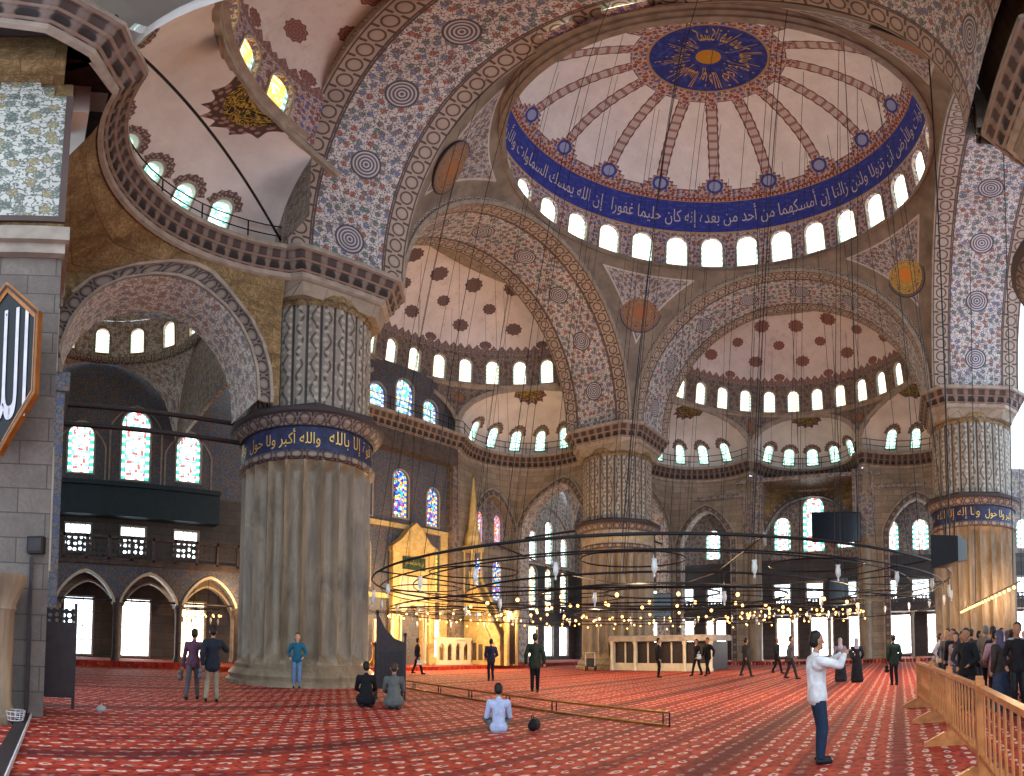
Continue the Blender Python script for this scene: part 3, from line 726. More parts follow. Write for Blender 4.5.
def m_exed():
    b = NB('exedra_vault', .75); x, y, _ = b.sep(b.uv())
    wh = b.ramp(b.noise(b.obj(), .7, 4, .6), [(.3, hx(212, 204, 200)), (.7, hx(230, 224, 220))])
    a = b.ma('ABSOLUTE', x); r = b.ma('SQRT', b.ma('ADD', b.ma('MULTIPLY', x, x), b.ma('POWER', b.ma('SUBTRACT', y, 6.3), 2)))
    th = b.ma('ARCTAN2', b.ma('SUBTRACT', y, 6.3), x); rw = b.ma('ADD', r, b.ma('MULTIPLY', b.ma('ABSOLUTE', b.ma('SINE', b.ma('MULTIPLY', th, 9))), .3))
    w = b.noise(b.uv(), 3.4, 3, .6, 1.5); sc = b.mix(b.step(b.ma('ABSOLUTE', b.ma('SUBTRACT', w, .5)), .04, .02), hx(190, 156, 60), hx(48, 44, 34))
    orn = b.mix(b.step(b.voro(b.uv(), 4, rnd=.5).outputs['Distance'], .3, .05), hx(156, 120, 112), hx(84, 62, 58))
    c = b.mix(b.step(rw, 1.85, .02), orn, wh); c = b.mix(b.step(r, 1.2, .01), sc, c); c = b.mix(b.step(r, .35, .01), hx(130, 90, 80), c)
    return b.out(dirt(b, c, .4, .2))
MT['exedra'] = m_exed()
def m_scallop():
    b = NB('scalloped_window_surround', .7); x, y, _ = b.sep(b.uv())
    return b.out(b.mix(b.step(b.voro(b.uv(), 5, rnd=.5).outputs['Distance'], .3, .05), hx(160, 138, 128), hx(98, 80, 76)))
MT['scallop'] = m_scallop()

EXS = {'qibla': dict(c=(8.05, 5.0), r=5.2), 'right': dict(c=(8.05, 5.0), r=5.2), 'left': dict(c=(4.45, 3.75), r=6.0)}
def ex_z(rr, r, rise):
    ps = math.acos(min(1, max(0, rr / r)) ** (1 / .85)); return ZC + .05 + rise * sin(ps) ** .95
def exedra(T, cx, cy, r, nwin, glass, R, span=2.05, rise=3.5):
    """half dome over a curved bay, trimmed where it meets the half dome of radius R"""
    zb = ZC + .05; D0 = hypot(cx, cy); face = atan2(cy, cx); pmax = math.acos(min(1, (R - D0) / r) ** (1 / .85)); VM = 6.0
    def P(u, v, d=0):
        ps = min(1.0, v / VM) * pmax; rr = r * cos(ps) ** .85
        ch = (R * R - D0 * D0 - rr * rr) / (2 * D0 * rr); hh = math.acos(max(-1, min(1, ch)))
        lo_ = max(face - hh, asin(max(-1, min(1, (2.66 - cy) / max(rr, .01))))) if cy < 8 else face - hh
        a = lo_ + (u + 1) / 2 * (face + hh - lo_); rr += d
        return T((cx + rr * cos(a), cy + rr * sin(a), zb + rise * sin(ps) ** .95))
    U = math.acos(max(-1, (R * R - D0 * D0 - r * r) / (2 * D0 * r)))
    ops = []
    for i in range(nwin):
        u = (i - (nwin - 1) / 2) * span
        ops.append(dict(uc=u, w=1.05, v0=.4, v1=1.6, rise=.52, k='round'))
    m = MB(); half = r * U
    def PP(u, v, d=0): return P(u / half, min(v, VM - .01), d)
    pierced(m, PP, -half, half, 0, VM, ops, depth=.3, du=.7, dv=.5)
    def fix(u, v):
        ps = min(1.0, v / VM) * pmax; rr = r * cos(ps) ** .85; hh = math.acos(max(-1, min(1, (R * R - D0 * D0 - rr * rr) / (2 * D0 * rr))))
        return (u / half * hh * rr, v)
    m.uv = [[fix(*q) for q in f] for f in m.uv]
    struct(m.build('exedra_vault', MT['exedra']))
    m2 = MB()
    for k, op in enumerate(ops):
        window(PP, op, glass, MT['trimstone'], .25, .1, .04)
        A = outline(op, True, .12); N = len(A)      # scalloped painted surround as a thin raised relief
        cu, cv = op['uc'], 1.3
        for i in range(N - 2):
            a, b_ = A[i], A[i + 1]
            def ex(p, k_):
                dx, dy = p[0] - cu, p[1] - cv; l = hypot(dx, dy) or 1; e = .34 + .1 * (k_ % 2); return (p[0] + dx / l * e, p[1] + dy / l * e)
            B0, B1 = ex(a, i), ex(b_, i + 1)
            if min(B0[1], B1[1]) < .1: continue
            m2.quad(PP(*a, -.03), PP(*b_, -.03), PP(*B1, -.03), PP(*B0, -.03), uvs=[a, b_, B1, B0])
    if m2.v: struct(m2.build('window_surround', MT['scallop']))
def offs(path):
    n = len(path); out = []
    for i in range(n):
        a = path[max(0, i - 1)]; b_ = path[min(n - 1, i + 1)]; dx, dy = b_[0] - a[0], b_[1] - a[1]; l = hypot(dx, dy) or 1
        out.append((dy / l, -dx / l))
    return out

def semidome(side, mat, wglass, central, sides=(1, -1), lower=(1, -1), dotphase=0):
    T = TS[side]; R = 10.0 if side != 'left' else 8.2; EX = EXS[side]
    AC = asin(2.64 / R)
    def Pz(u, v, d=0): a = u / R; return T(((R + d) * cos(a), (R + d) * sin(a), v))
    def exop(cx, cy, r, rise=3.5):
        D0 = hypot(cx, cy); a0 = atan2(cy, cx); hw = math.acos((R * R + D0 * D0 - r * r) / (2 * R * D0))
        def top(u): th = u / R - a0; return ex_z(sqrt(max(0, R * R + D0 * D0 - 2 * R * D0 * cos(th))), r, rise)
        return dict(uc=R * a0, w=2 * R * hw - .02, v0=ZC, v1=ZC, rise=rise, k='fn', fn=top, depth=.05, lim=(R * AC, R * (pi - AC)))
    c_ = EX['c']; ops = [exop(sg * c_[0], c_[1], EX['r'] - .02) for sg in sides]
    if central == 'flat': ops.append(dict(uc=R * pi / 2, w=.93 * R, v0=ZC, v1=ZC + .05, rise=3.35, k='round', depth=.5))
    elif central == 'exedra': ops.append(exop(0, 8.8, 4.6))
    m = MB(); pierced(m, Pz, R * AC, R * (pi - AC), ZC, 19.75, ops, du=.5, dv=.8, mr=1)
    for op in ops: archivolt(m, Pz, op, .3, .12, 1)
    struct(m.build('semidome_spandrel', [MT['tile_brown'], MT['trimstone']]))
    m = MB()     # little dark roundels in the spandrels
    for a in (62.5, 117.5):
        u = R * radians(a)
        m.poly([Pz(u + .42 * cos(t), 18.75 + .42 * sin(t), -.06) for t in lin(0, 2 * pi, 20)[:-1]], uvs=[(cos(t), sin(t)) for t in lin(0, 2 * pi, 20)[:-1]])
    struct(m.build('spandrel_roundels', MT['med_brown'], smooth=False))
    m = MB(); pth = [(R * cos(a), R * sin(a)) for a in lin(AC + .06, pi - AC - .06, 60)]
    wp = [T((x, y, 0))[:2] for x, y in pth]; nr = [(-(x - T((0, 0, 0))[0]) / R, -(y - T((0, 0, 0))[1]) / R) for x, y in wp]
    m.sweep(wp, [(0, 19.55), (.14, 19.6), (.16, 19.72), (.3, 19.78), (.3, 19.86), (0, 19.95)], nr); struct(m.build('semidome_string_course', MT['trimstone']))
    # window ring
    def Pw(u, v, d=0): a = u / R; r = R - (v - 19.75) * .14 + d; return T((r * cos(a), r * sin(a), v))
    ops = [dict(uc=R * radians(6 + 12 * (i + .5)), w=.95, v0=20.05, v1=21.35, rise=.47, k='round') for i in range(14)]
    if side == 'left': ops = [dict(uc=R * radians(33.4 + 14.5 * i), w=1.25, v0=20.0, v1=21.4, rise=.62, k='round') for i in range(9)]
    m = MB(); ops = [o for o in ops if o['uc'] - o['w'] / 2 > R * AC and o['uc'] + o['w'] / 2 < R * (pi - AC)]; pierced(m, Pw, R * AC, R * (pi - AC), 19.75, 22.3, ops, depth=.3, du=.5)
    struct(m.build('semidome_window_band', MT['tile_drum'] if side == 'left' else MT['tile_brown']))
    for op in ops: window(Pw, op, wglass, MT['trimstone'], .26, .1, .04)
    # shell
    r0 = R - 2.55 * .14; z0 = 22.3
    def Fs(u, v): a = v * pi / 2; return T((r0 * cos(a) * cos(u), r0 * cos(a) * sin(u), z0 + (4.6 if side != 'left' else 5.0) * sin(a)))
    sec = pi / 7; arcs = lambda v: v * 9.2 * 1.25
    def uvs_(u, v, c): k = math.floor(c[0] / sec); return ((u - (k + .5) * sec) * r0 * cos(v * pi / 2), arcs(v))
    def uv2_(u, v, c): k = math.floor(c[0] / sec + .5); return ((u - k * sec) * r0 * cos(v * pi / 2), arcs(v))
    m = MB(); m.grid(Fs, sorted({AC, pi - AC} | {i * sec / 8 for i in range(0, 57) if AC < i * sec / 8 < pi - AC}), lin(0, .9995, 24), uvf=uvs_, uv2f=uv2_)
    struct(m.build('semidome', mat))
    if side == 'left':      # walls closing the sides of the narrower half dome behind the great arch
        m = MB()
        for sg in (1, -1):
            prev = None
            for z in lin(ZC, 26.5, 30):
                rr = R if z < 19.75 else (R - (z - 19.75) * .14 if z < 22.3 else r0 * sqrt(max(0, 1 - ((z - z0) / 5.0) ** 2)))
                x = sqrt(max(.01, rr * rr - 2.7 ** 2)); 
                if prev: m.quad(T((sg * prev[0], 2.7, prev[1])), T((sg * 10.6, 2.7, prev[1])), T((sg * 10.6, 2.7, z)), T((sg * x, 2.7, z)), uvs=[(prev[0], prev[1]), (10.6, prev[1]), (10.6, z), (x, z)])
                prev = (x, z)
        struct(m.build('semidome_side_wall', MT['tile_brown'], smooth=False))
    # exedrae and cornice
    pathL = []     # cornice line right half: pier -> exedra arc -> junction
    c, r = EX['c'], EX['r']
    a1, a2 = radians(-44), radians(128)
    if side == 'left': a1, a2 = radians(-17), radians(102)
    arc_ = [(c[0] + r * cos(a), c[1] + r * sin(a)) for a in lin(a1, a2, 26)]
    for sg in sides:
        Tm = (lambda p, sg=sg: T((sg * p[0], p[1], p[2])))
        exedra(Tm, c[0], c[1], r - .02, 5 if side != 'left' else 7, MT['g_exedra'], R, span=2.75 if side != 'left' else 2.15)
    cen = [(4.55, 9.4)]
    if central == 'flat':
        cen = lin(4.4, -4.4, 8); cen = [(x, 9.25) for x in cen]
        def Pf(u, v, d=0): return T((u, 9.5 + d, v))
        ops = [dict(uc=0, w=1.55, v0=16.3, v1=18.15, rise=.77, k='round'), dict(uc=-2.35, w=1.35, v0=16.3, v1=17.35, rise=.67, k='round'), dict(uc=2.35, w=1.35, v0=16.3, v1=17.35, rise=.67, k='round')]
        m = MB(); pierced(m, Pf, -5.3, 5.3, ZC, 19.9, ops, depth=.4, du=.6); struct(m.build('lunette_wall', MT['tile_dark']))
        for op in ops: window(Pf, op, MT['g_paleblue'], MT['trimstone'], .3, .12, .04)
    elif central == 'none': cen = [(3.0, 9.75), (2.2, 10.2)]
    else:
        exedra(T, 0, 8.8, 4.6, 5, MT['g_exedra'], R, span=2.3)
        cen = [(4.7 * cos(a), 8.8 + 4.7 * sin(a)) for a in lin(radians(8), radians(172), 22)]
    half = arc_
    rail_paths = []
    full = []
    if 1 in sides: full += half
    full += cen
    if -1 in sides: full += [(-x, y) for x, y in reversed(half)]
    wp = [T((x, y, 0))[:2] for x, y in full]
    nn = []
    for i in range(len(full)):
        a = wp[max(0, i - 1)]; b_ = wp[min(len(wp) - 1, i + 1)]; dx, dy = b_[0] - a[0], b_[1] - a[1]; l = hypot(dx, dy); nn.append((-dy / l, dx / l))
    t = T((0, 0, 0)); k = nn[len(nn) // 2]; mid = wp[len(wp) // 2]
    if (t[0] - mid[0]) * k[0] + (t[1] - mid[1]) * k[1] < 0: nn = [(-a, -b_) for a, b_ in nn]
    m = MB(); m.sweep(wp, CORN, nn, ms=CMS); struct(m.build('gallery_cornice', CMAT(), smooth=False))
    return wp, nn
RAILS = {}
RAILS['qibla'] = semidome('qibla', MT['semi_grey'], MT['g_semi'], 'flat')
RAILS['right'] = semidome('right', MT['semi_red'], MT['g_semi'], 'exedra')
RAILS['left'] = semidome('left', MT['semi_red'], MT['g_near'], 'none', sides=(1,))

m = MB(); m.grid(lambda u, v: (v * cos(u), v * sin(u), 26.02), lin(-pi * .74, pi * .74, 64), [10.1, 13, 17])
m.grid(lambda u, v: (v * cos(u), v * sin(u), 27.6), lin(pi * .7, pi * 1.3, 24), [9.9, 13, 17])
m.grid(lambda u, v: (-9.97, (10 if v == 0 else 10.3) * cos(u), ZC + (10.55 if v == 0 else 11.5) * sin(u)), lin(0, pi, 40), [0, 1]); struct(m.build('ceiling_ring', MT['trimstone'], smooth=False))
# ------------------------------------------------------------------ curved bays under the exedrae (L plan below, arc above)
def smooth(t): t = min(1, max(0, t)); return t * t * (3 - 2 * t)
def bay_wall(side, sg, A_ops, B_ops, yA=9.8, matA='ashlar', zb=0.0, xB=12.6, xs=4.6):
    T = TS[side]; LA = xB - xs; LB = yA - 2.3; EX = EXS[side]; c, r = EX['c'], EX['r']
    a1, a2 = (radians(128), radians(-36)) if side != 'left' else (radians(90), radians(-14))
    def P(u, v, d=0):
        t = smooth((v - 11.6) / 3.2) if side != 'left' else smooth((v - 13.4) / 1.5); s = u / (LA + LB)
        if u <= LA: x, y = xs + u, yA; n = (0, 1)
        else: x, y = xB, yA - (u - LA); n = (1, 0)
        # match arc angle to the L corner direction
        sc = LA / (LA + LB); am = radians(42)
        a = a1 + (am - a1) * (s / sc) if s <= sc else am + (a2 - am) * ((s - sc) / (1 - sc))
        ax, ay = c[0] + r * cos(a), c[1] + r * sin(a)
        x = x + (ax - x) * t + n[0] * d; y = y + (ay - y) * t + n[1] * d
        return T((sg * x, y, v))
    ops = A_ops + [dict(o, uc=LA + o['uc']) for o in B_ops]
    m = MB(); pierced(m, P, 0, LA + LB, zb, 14.85, ops, depth=.5, du=.5, dv=.8)
    for op in ops:
        if op.get('arch', 1):
            archivolt(m, P, op, .5, .05, 2); archivolt(m, P, op, .12, .14, 3, inner=.5); archivolt(m, P, op, .1, .12, 3)
    o = struct(m.build('bay_wall', [MT[matA], MT['tile_light'], MT['border_dark'], MT['trimstone']], auto=50))
    return P, LA, LB
BIG = dict(uc=3.75, w=7.0, v0=0, v1=9.9, rise=3.7, k='pt', depth=1.3, mr=1)
# ---- qibla side, right of the mihrab
P, LA, LB = bay_wall('qibla', 1, [dict(uc=5.0, w=4.7, v0=8.6, v1=10.1, rise=2.5, k='pt', depth=.55, mr=0)], [BIG])
m = MB(); PA = lambda u, v, d=0: (4.6 + u, H + 9.8 + .55 + d, v)
wo = [dict(uc=3.9, w=1.0, v0=9.0, v1=10.9, rise=.5, k='round'), dict(uc=6.1, w=1.0, v0=9.0, v1=10.9, rise=.5, k='round')]
pierced(m, PA, 2.3, 7.7, 8.3, 13.0, wo, du=.6); struct(m.build('lunette_wall', MT['tile_mid']))
for op in wo: window(PA, op, MT['g_red'], MT['trimstone'])
PA2 = lambda u, v, d=0: (4.6 + u, H + 9.8 + d - .02, v)
for u in (3.1, 5.3): window(PA2, dict(uc=u, w=1.1, v0=4.8, v1=7.1, rise=.55, k='round'), MT['g_green'] if u > 6 else MT['g_blue'], MT['trimstone'], depth=.02, proud=.1)
# ---- qibla side, left of the mihrab (mostly behind the great pier)

# ---- right side both bays, opening to the outer wall
AOP = dict(uc=4.6, w=4.7, v0=0, v1=9.7, rise=2.6, k='pt', depth=.9, mr=1)
bay_wall('right', 1, [dict(AOP)], [dict(BIG)]); bay_wall('right', -1, [dict(AOP)], [dict(BIG)])
# ---- left side: the bay beside the near great pier
PL, LAl, LBl = bay_wall('left', 1, [dict(uc=3.6, w=4.0, v0=9.6, v1=9.9, rise=2.4, k='pt', depth=1.1, mr=1)], [dict(uc=3.7, w=7.0, v0=9.6, v1=9.9, rise=4.0, k='round', depth=2.6, mr=1)], yA=10.4, matA='ashlar_gold', xB=10.5, zb=9.6)
m = MB(); m.box((-24.4, 10.4, 0), (-22.55, 13.4, 9.0)); m.box((-24.5, 10.3, 9.0), (-22.4, 13.5, 9.65)); struct(m.build('pilaster', MT['tile_dark'], smooth=False))
# tie beams across the big arches
def beam(name, a, b, r=.09):
    m = MB(); m.tube([a, b], r, 6); return struct(m.build(name, MT['darkwood']))
for dz in (0, .75): 
    beam('trim_1' if dz == 0 else 'trim_2', (-22.9, 13.4, 9.75 - dz), (-14.9, 13.4, 9.75 - dz), .1)
beam('trim_3', (13.4, 15.0, 9.9), (13.4, 22.4, 9.9)); beam('trim_4', (15.0, 13.4, 9.9), (22.4, 13.4, 9.9))

# ---- qibla wall, central part
Pq = lambda u, v, d=0: (u, 22.38 + d, v)
ops = [dict(uc=x, w=1.35 if x == 0 else 1.15, v0=9.5 if x == 0 else 9.3, v1=12.0 if x == 0 else 11.3, rise=.6, k='round') for x in (-3, 0, 3)]
low = [dict(uc=x, w=1.15, v0=5.0, v1=7.3, rise=.55, k='round') for x in (-3.1, 3.1)]
fl_ = [dict(uc=x, w=1.3, v0=.5, v1=3.1, rise=0, k='flat') for x in (-3.3, 3.3)]
m = MB(); pierced(m, Pq, -4.65, 4.65, 0, 14.1, ops + low + fl_, depth=.4, du=.7)
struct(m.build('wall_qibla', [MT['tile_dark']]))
for op in ops: window(Pq, op, MT['g_blue'], MT['trimstone'])
for op in low: window(Pq, op, MT['g_green'], MT['trimstone'])
for op in fl_: window(Pq, op, MT['g_warm'], MT['trimstone'], bars=(2, 4))
m = MB(); m.box((-4.7, 21.6, 13.7), (4.7, 22.5, 14.9)); struct(m.build('recess_shade', MT['trimdark'], smooth=False))  # dark box standing in for the shade of the recess under the cornice
for x in (-4.75, 4.75):   # junction pilasters
    m = MB(); m.box((x - .35, 21.75, 0), (x + .35, 22.5, 14.8)); struct(m.build('pilaster', MT['tile_brown'], smooth=False))
# marble revetment of the lower central wall
m = MB()
for i in range(8):
    x = -4.2 + i * 1.2
    if abs(x) > 1.9 and abs(abs(x) - 3.1) > .8: m.box((x - .5, 22.26, .5), (x + .5, 22.37, 8.8))
m.box((-4.4, 22.2, 8.75), (4.4, 22.37, 9.05)); m.box((-4.4, 22.22, 4.3), (4.4, 22.37, 4.6))
struct(m.build('marble_revetment', MT['marble_gold_lit'], smooth=False))

# ---- outer walls
Yo, Xo = 25.2, 25.6
Po = lambda u, v, d=0: (u, Yo + d, v)
# left corner bay of the qibla wall
cx = (-20.9, -17.55, -14.2)
up = [dict(uc=cx[0], w=1.55, v0=10.4, v1=12.6, rise=.8, k='round'), dict(uc=cx[1], w=1.75, v0=10.2, v1=13.5, rise=.85, k='round'), dict(uc=cx[2], w=1.55, v0=10.4, v1=12.6, rise=.8, k='round')]
mid = [dict(uc=x, w=1.5, v0=6.0, v1=7.5, rise=0, k='flat') for x in cx]
lo = [dict(uc=x, w=1.7, v0=.45, v1=3.5, rise=0, k='flat') for x in (-20.7, -17.2, -13.7)]
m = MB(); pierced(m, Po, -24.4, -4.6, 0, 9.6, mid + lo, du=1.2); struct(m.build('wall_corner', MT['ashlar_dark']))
m = MB(); pierced(m, Po, -24.4, -4.6, 9.6, 17.2, up, du=1.2)
for u, w, z in ((cx[0], 2.9, 13.3), (cx[1], 3.1, 14.6), (cx[2], 2.9, 13.3)): archivolt(m, Po, dict(uc=u, w=w, v0=10, v1=z - 1.4, rise=1.4, k='pt'), .1, .05, 1)
struct(m.build('wall_corner_upper', [MT['tile_dark'], MT['trimstone']]))
for op in up: window(Po, op, MT['g_teal'], MT['trimstone'])
for op in mid: window(Po, op, MT['g_cool'], MT['trimstone'], bars=(5, 3))
for i, op in enumerate(lo): window(Po, op, (MT['g_cool'], MT['g_clear'], MT['g_warm'])[i], MT['trimstone'], bars=(3, 4))
m = MB(); m.box((-24.3, 24.2, 7.9), (-12.4, 25.2, 9.5)); m.box((-24.3, 24.0, 9.5), (-12.4, 25.2, 9.75)); struct(m.build('trim_6', plain('dark_teal_band', (34, 52, 62), .6), smooth=False))  # dark teal boxes running along the wall between the window rows
# remaining qibla outer wall (right corner bay)
cx2 = (18.3, 20.9, 23.5)
up = [dict(uc=x, w=1.15 if i != 1 else 1.3, v0=8.9, v1=11.0 if i != 1 else 12.2, rise=.6, k='round') for i, x in enumerate(cx2)]
mid = [dict(uc=x, w=1.3, v0=4.6, v1=7.8, rise=.65, k='round') for x in cx2]
lo = [dict(uc=x, w=1.5, v0=.6, v1=3.2, rise=0, k='flat') for x in cx2]
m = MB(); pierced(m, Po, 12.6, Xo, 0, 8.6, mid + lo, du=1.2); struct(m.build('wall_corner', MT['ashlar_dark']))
m = MB(); pierced(m, Po, 12.6, Xo, 8.6, 17.2, up, du=1.2)
archivolt(m, Po, dict(uc=20.9, w=8.4, v0=8.7, v1=10.4, rise=3.6, k='pt'), .2, .06, 1); struct(m.build('wall_corner_upper', [MT['tile_light'], MT['trimstone']]))
for op in up: window(Po, op, MT['g_teal'], MT['trimstone'])
for op in mid: window(Po, op, MT['g_amberwhite'], MT['trimstone'])
for op in lo: window(Po, op, MT['g_warm'] if op['uc'] < 19 else MT['g_clear'], MT['trimstone'], bars=(2, 3))
# right outer wall
Pr = lambda u, v, d=0: (Xo + d, -u, v)
yc = [-22, -19, -16]; 
def col(ys, kinds):
    return ys
ctr = [(-2.9, 9.2, 11.2, 1.5), (0.0, 9.0, 12.6, 1.9), (2.9, 9.2, 11.2, 1.5)]
ops_t = [dict(uc=-y, w=w, v0=a, v1=b_, rise=w / 2, k='round') for y, a, b_, w in ctr]
for y in (9.6, 6.9, -6.9, -9.6): ops_t.append(dict(uc=-y, w=1.4, v0=8.8, v1=10.6, rise=.7, k='round'))
for y in (22, 19, 16.4, -16.4, -19, -22): ops_t.append(dict(uc=-y, w=1.3, v0=8.8, v1=10.6, rise=.65, k='round'))
sq = [dict(uc=-y, w=1.45, v0=4.75, v1=6.35, rise=0, k='flat') for y in (22, 19, 16.2, 12.4, 9.5, 6.6, 3.0, 0, -3.0, -6.6, -9.5, -12.4, -16.2, -19, -22)]
lo = [dict(uc=-y, w=1.9, v0=.5, v1=3.55, rise=0, k='flat') for y in (22, 19, 16.2, 12.6, 9.4, 6.3, 2.6, -.6, -4.0, -7.6, -11, -14.5, -18, -22)]
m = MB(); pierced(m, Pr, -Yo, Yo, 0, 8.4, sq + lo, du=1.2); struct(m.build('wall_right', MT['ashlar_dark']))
m = MB(); pierced(m, Pr, -Yo, Yo, 8.4, 15.6, ops_t, du=1.2)
archivolt(m, Pr, dict(uc=0, w=8.6, v0=8.6, v1=10.4, rise=3.9, k='pt'), .3, .1, 1)
struct(m.build('wall_right_upper', [MT['tile_mid'], MT['border']]))
for op in ops_t: window(Pr, op, MT['g_teal'], MT['trimstone'])
for op in sq: window(Pr, op, MT['g_cool'], MT['trimstone'], bars=(3, 3), fw=.14)
for op in lo: window(Pr, op, MT['g_clear'], MT['trimstone'], bars=(2, 5), fw=.14)
# ceilings over the aisles behind the bays
m = MB()
m.quad((12.6, 12.6, 15.6), (Xo, 12.6, 15.6), (Xo, -25.2, 15.6), (12.6, -25.2, 15.6)) if False else None
m.box((22.0, -6.2, 14.2), (Xo + .3, 6.2, 14.5)); m.box((22.3, 5.2, 13.2), (Xo + .3, 12.6, 13.5)); m.box((22.3, -12.6, 13.2), (Xo + .3, -5.2, 13.5))
struct(m.build('ceiling', MT['tile_mid'], smooth=False))
# gallery along the right wall with pierced balustrade
def m_lattice(name, c1, sc=3.0, hole=.3):
    b = NB(name, .6); uv = b.uv(); v = b.voro(uv, sc, rnd=.25); d = v.outputs['Distance']
    tr = b.n('ShaderNodeBsdfTransparent'); mx = b.n('ShaderNodeMixShader'); b.t.links.new(b.step(d, hole, .03), mx.inputs[0])
    b.put(b.b.inputs['Base Color'], hx(*c1)); out = b.N['Material Output']
    b.t.links.new(tr.outputs[0], mx.inputs[1]); b.t.links.new(b.b.outputs[0], mx.inputs[2]); b.t.links.new(mx.outputs[0], out.inputs['Surface'])
    return b.m
MT['lattice'] = m_lattice('pierced_stone_lattice', (70, 66, 68), 3.4, .3)
MT['lattice_wood'] = m_lattice('pierced_wood_lattice', (38, 32, 34), 7, .3)
m = MB(); m.box((22.9, -25, 3.75), (Xo, 25, 4.0), 0)
struct(m.build('gallery_floor', [MT['trimdark']], smooth=False))
m = MB(); m.box((22.85, -25, 4.0), (22.97, 25, 4.12)); m.box((22.85, -25, 4.85), (22.97, 25, 4.95))
for i in range(26): m.box((22.84, -25 + 2 * i - .06, 4.0), (22.98, -25 + 2 * i + .06, 5.0))
struct(m.build('gallery_parapet', MT['trimdark'], smooth=False))
m = MB(); m.quad((22.91, -25, 4.12), (22.91, 25, 4.12), (22.91, 25, 4.85), (22.91, -25, 4.85), uvs=[(0, 0), (50, 0), (50, .73), (0, .73)])
struct(m.build('parapet_lattice', MT['lattice'], smooth=False))
# columns carrying the gallery and the junction columns
def column(x, y, z0, z1, r, mat='trimstone', cap=True, name='column'):
    m = MB(); pr = [(r * 1.35, 0), (r * 1.35, .12), (r * 1.15, .2), (r, .34), (r, z1 - z0 - .6)]
    if cap: pr += [(r * 1.08, z1 - z0 - .55), (r * 1.05, z1 - z0 - .5), (r * 1.5, z1 - z0 - .12), (r * 1.55, z1 - z0)]
    m.lathe(pr, 18); o = m.build(name, MT[mat]); o.location = (x, y, z0); return struct(o)
for y in (4.75, -4.75):
    column(22.6, y, 0, 9.3, .62, 'shaft')
    m = MB(); m.box((22.2, y - .9, 9.3), (23.4, y + .9, 14.8)); struct(m.build('pilaster', MT['tile_mid'], smooth=False))
for y in (8.6, -8.6, 1.6, -1.6): column(23.0, y, 0, 3.75, .16)
# wide curved wall over the middle of the right side
T = TS['right']
def Pc(u, v, d=0):
    t = smooth((v - 11.4) / 3.4); a = pi / 2 - (u / 9.2) * radians(164); x0, y0 = u, 10.2
    return T((x0 + (4.7 * cos(a) - x0) * t, y0 + d + (8.8 + 4.7 * sin(a) - y0) * t, v))
m = MB(); op = dict(uc=0, w=8.2, v0=9.0, v1=9.6, rise=3.9, k='pt', depth=1.0)
pierced(m, Pc, -4.6, 4.6, 9.0, 14.85, [op], du=.5, dv=.7, mr=1); archivolt(m, Pc, op, .45, .05, 1)
struct(m.build('bay_wall', [MT['ashlar_gold'], MT['border_dark']], auto=50))

# ---- corner bay vaults
def corner(cx, cy, a, z0):
    m = MB(); S = a * sqrt(2); ri = a - .15
    for q in range(4):
        def F(u, v, q=q):
            ro = a / max(cos(u), sin(u)) if True else a; rho = ri + (ro - ri) * v; z = z0 + sqrt(max(0, S * S - rho * rho)); an = u + (q - .5) * pi / 2 + pi / 4
            return (cx + rho * cos(u + q * pi / 2), cy + rho * sin(u + q * pi / 2), z)
        m.grid(F, lin(0, pi / 2, 16), lin(0, 1, 8), uvf=lambda u, v, c: (u * 6, v * 3))
    zr = z0 + a; L = 2 * pi * a
    def Pd(u, v, d=0): t = u / a; r = a - .1 - (v - zr) * .06 + d; return (cx + r * cos(t), cy + r * sin(t), v)
    ops = [dict(uc=L * (i + .5) / 14, w=.85, v0=zr + .55, v1=zr + 1.75, rise=.42, k='round') for i in range(14)]
    pierced(m, Pd, 0, L, zr - .15, zr + 2.7, ops, depth=.3, du=.6, m=0)
    m.lathe([(a - .15, -.15), (a - .4, 0), (a - .38, .2), (a - .1, .3)], 40, 1, c=(cx, cy, zr))
    struct(m.build('corner_vault', [MT['tile_light'], MT['border']]))
    for op in ops: window(Pd, op, MT['g_semi'], MT['trimstone'], .25, .1, .04)
    m = MB(); r0 = a - .27; m.lathe([(r0 * cos(t), zr + 2.7 + r0 * .5 * sin(t)) for t in lin(0, pi / 2 - .01, 12)], 40, c=(cx, cy, 0))
    struct(m.build('corner_dome', MT['tile_light']))
corner(-19.9, 20.15, 4.9, 12.3); corner(20.1, 20.15, 4.9, 12.3)
# side walls closing the corner bays
m = MB(); Pw_ = lambda u, v, d=0: (-24.4 - d, u, v)
pierced(m, Pw_, 12.6, 25.2, 0, 17.2, [dict(uc=x, w=1.4, v0=10.2, v1=12.2, rise=.7, k='round') for x in (16, 19.4, 22.8)], du=1.2)
struct(m.build('wall_left', MT['ashlar']))
for x in (16, 19.4, 22.8): window(Pw_, dict(uc=x, w=1.4, v0=10.2, v1=12.2, rise=.7, k='round'), MT['g_teal'], MT['trimstone'])
m = MB(); m.box((-15.1, 15.2, 12.6), (-14.9, 25.2, 17.3)); m.box((-15.1, 15.2, 17), (-12.4, 25.2, 17.3)); m.box((-24.4, 15.0, 14.8), (-12.4, 15.2, 17.5)); struct(m.build('wall_bay', MT['tile_mid'], smooth=False))

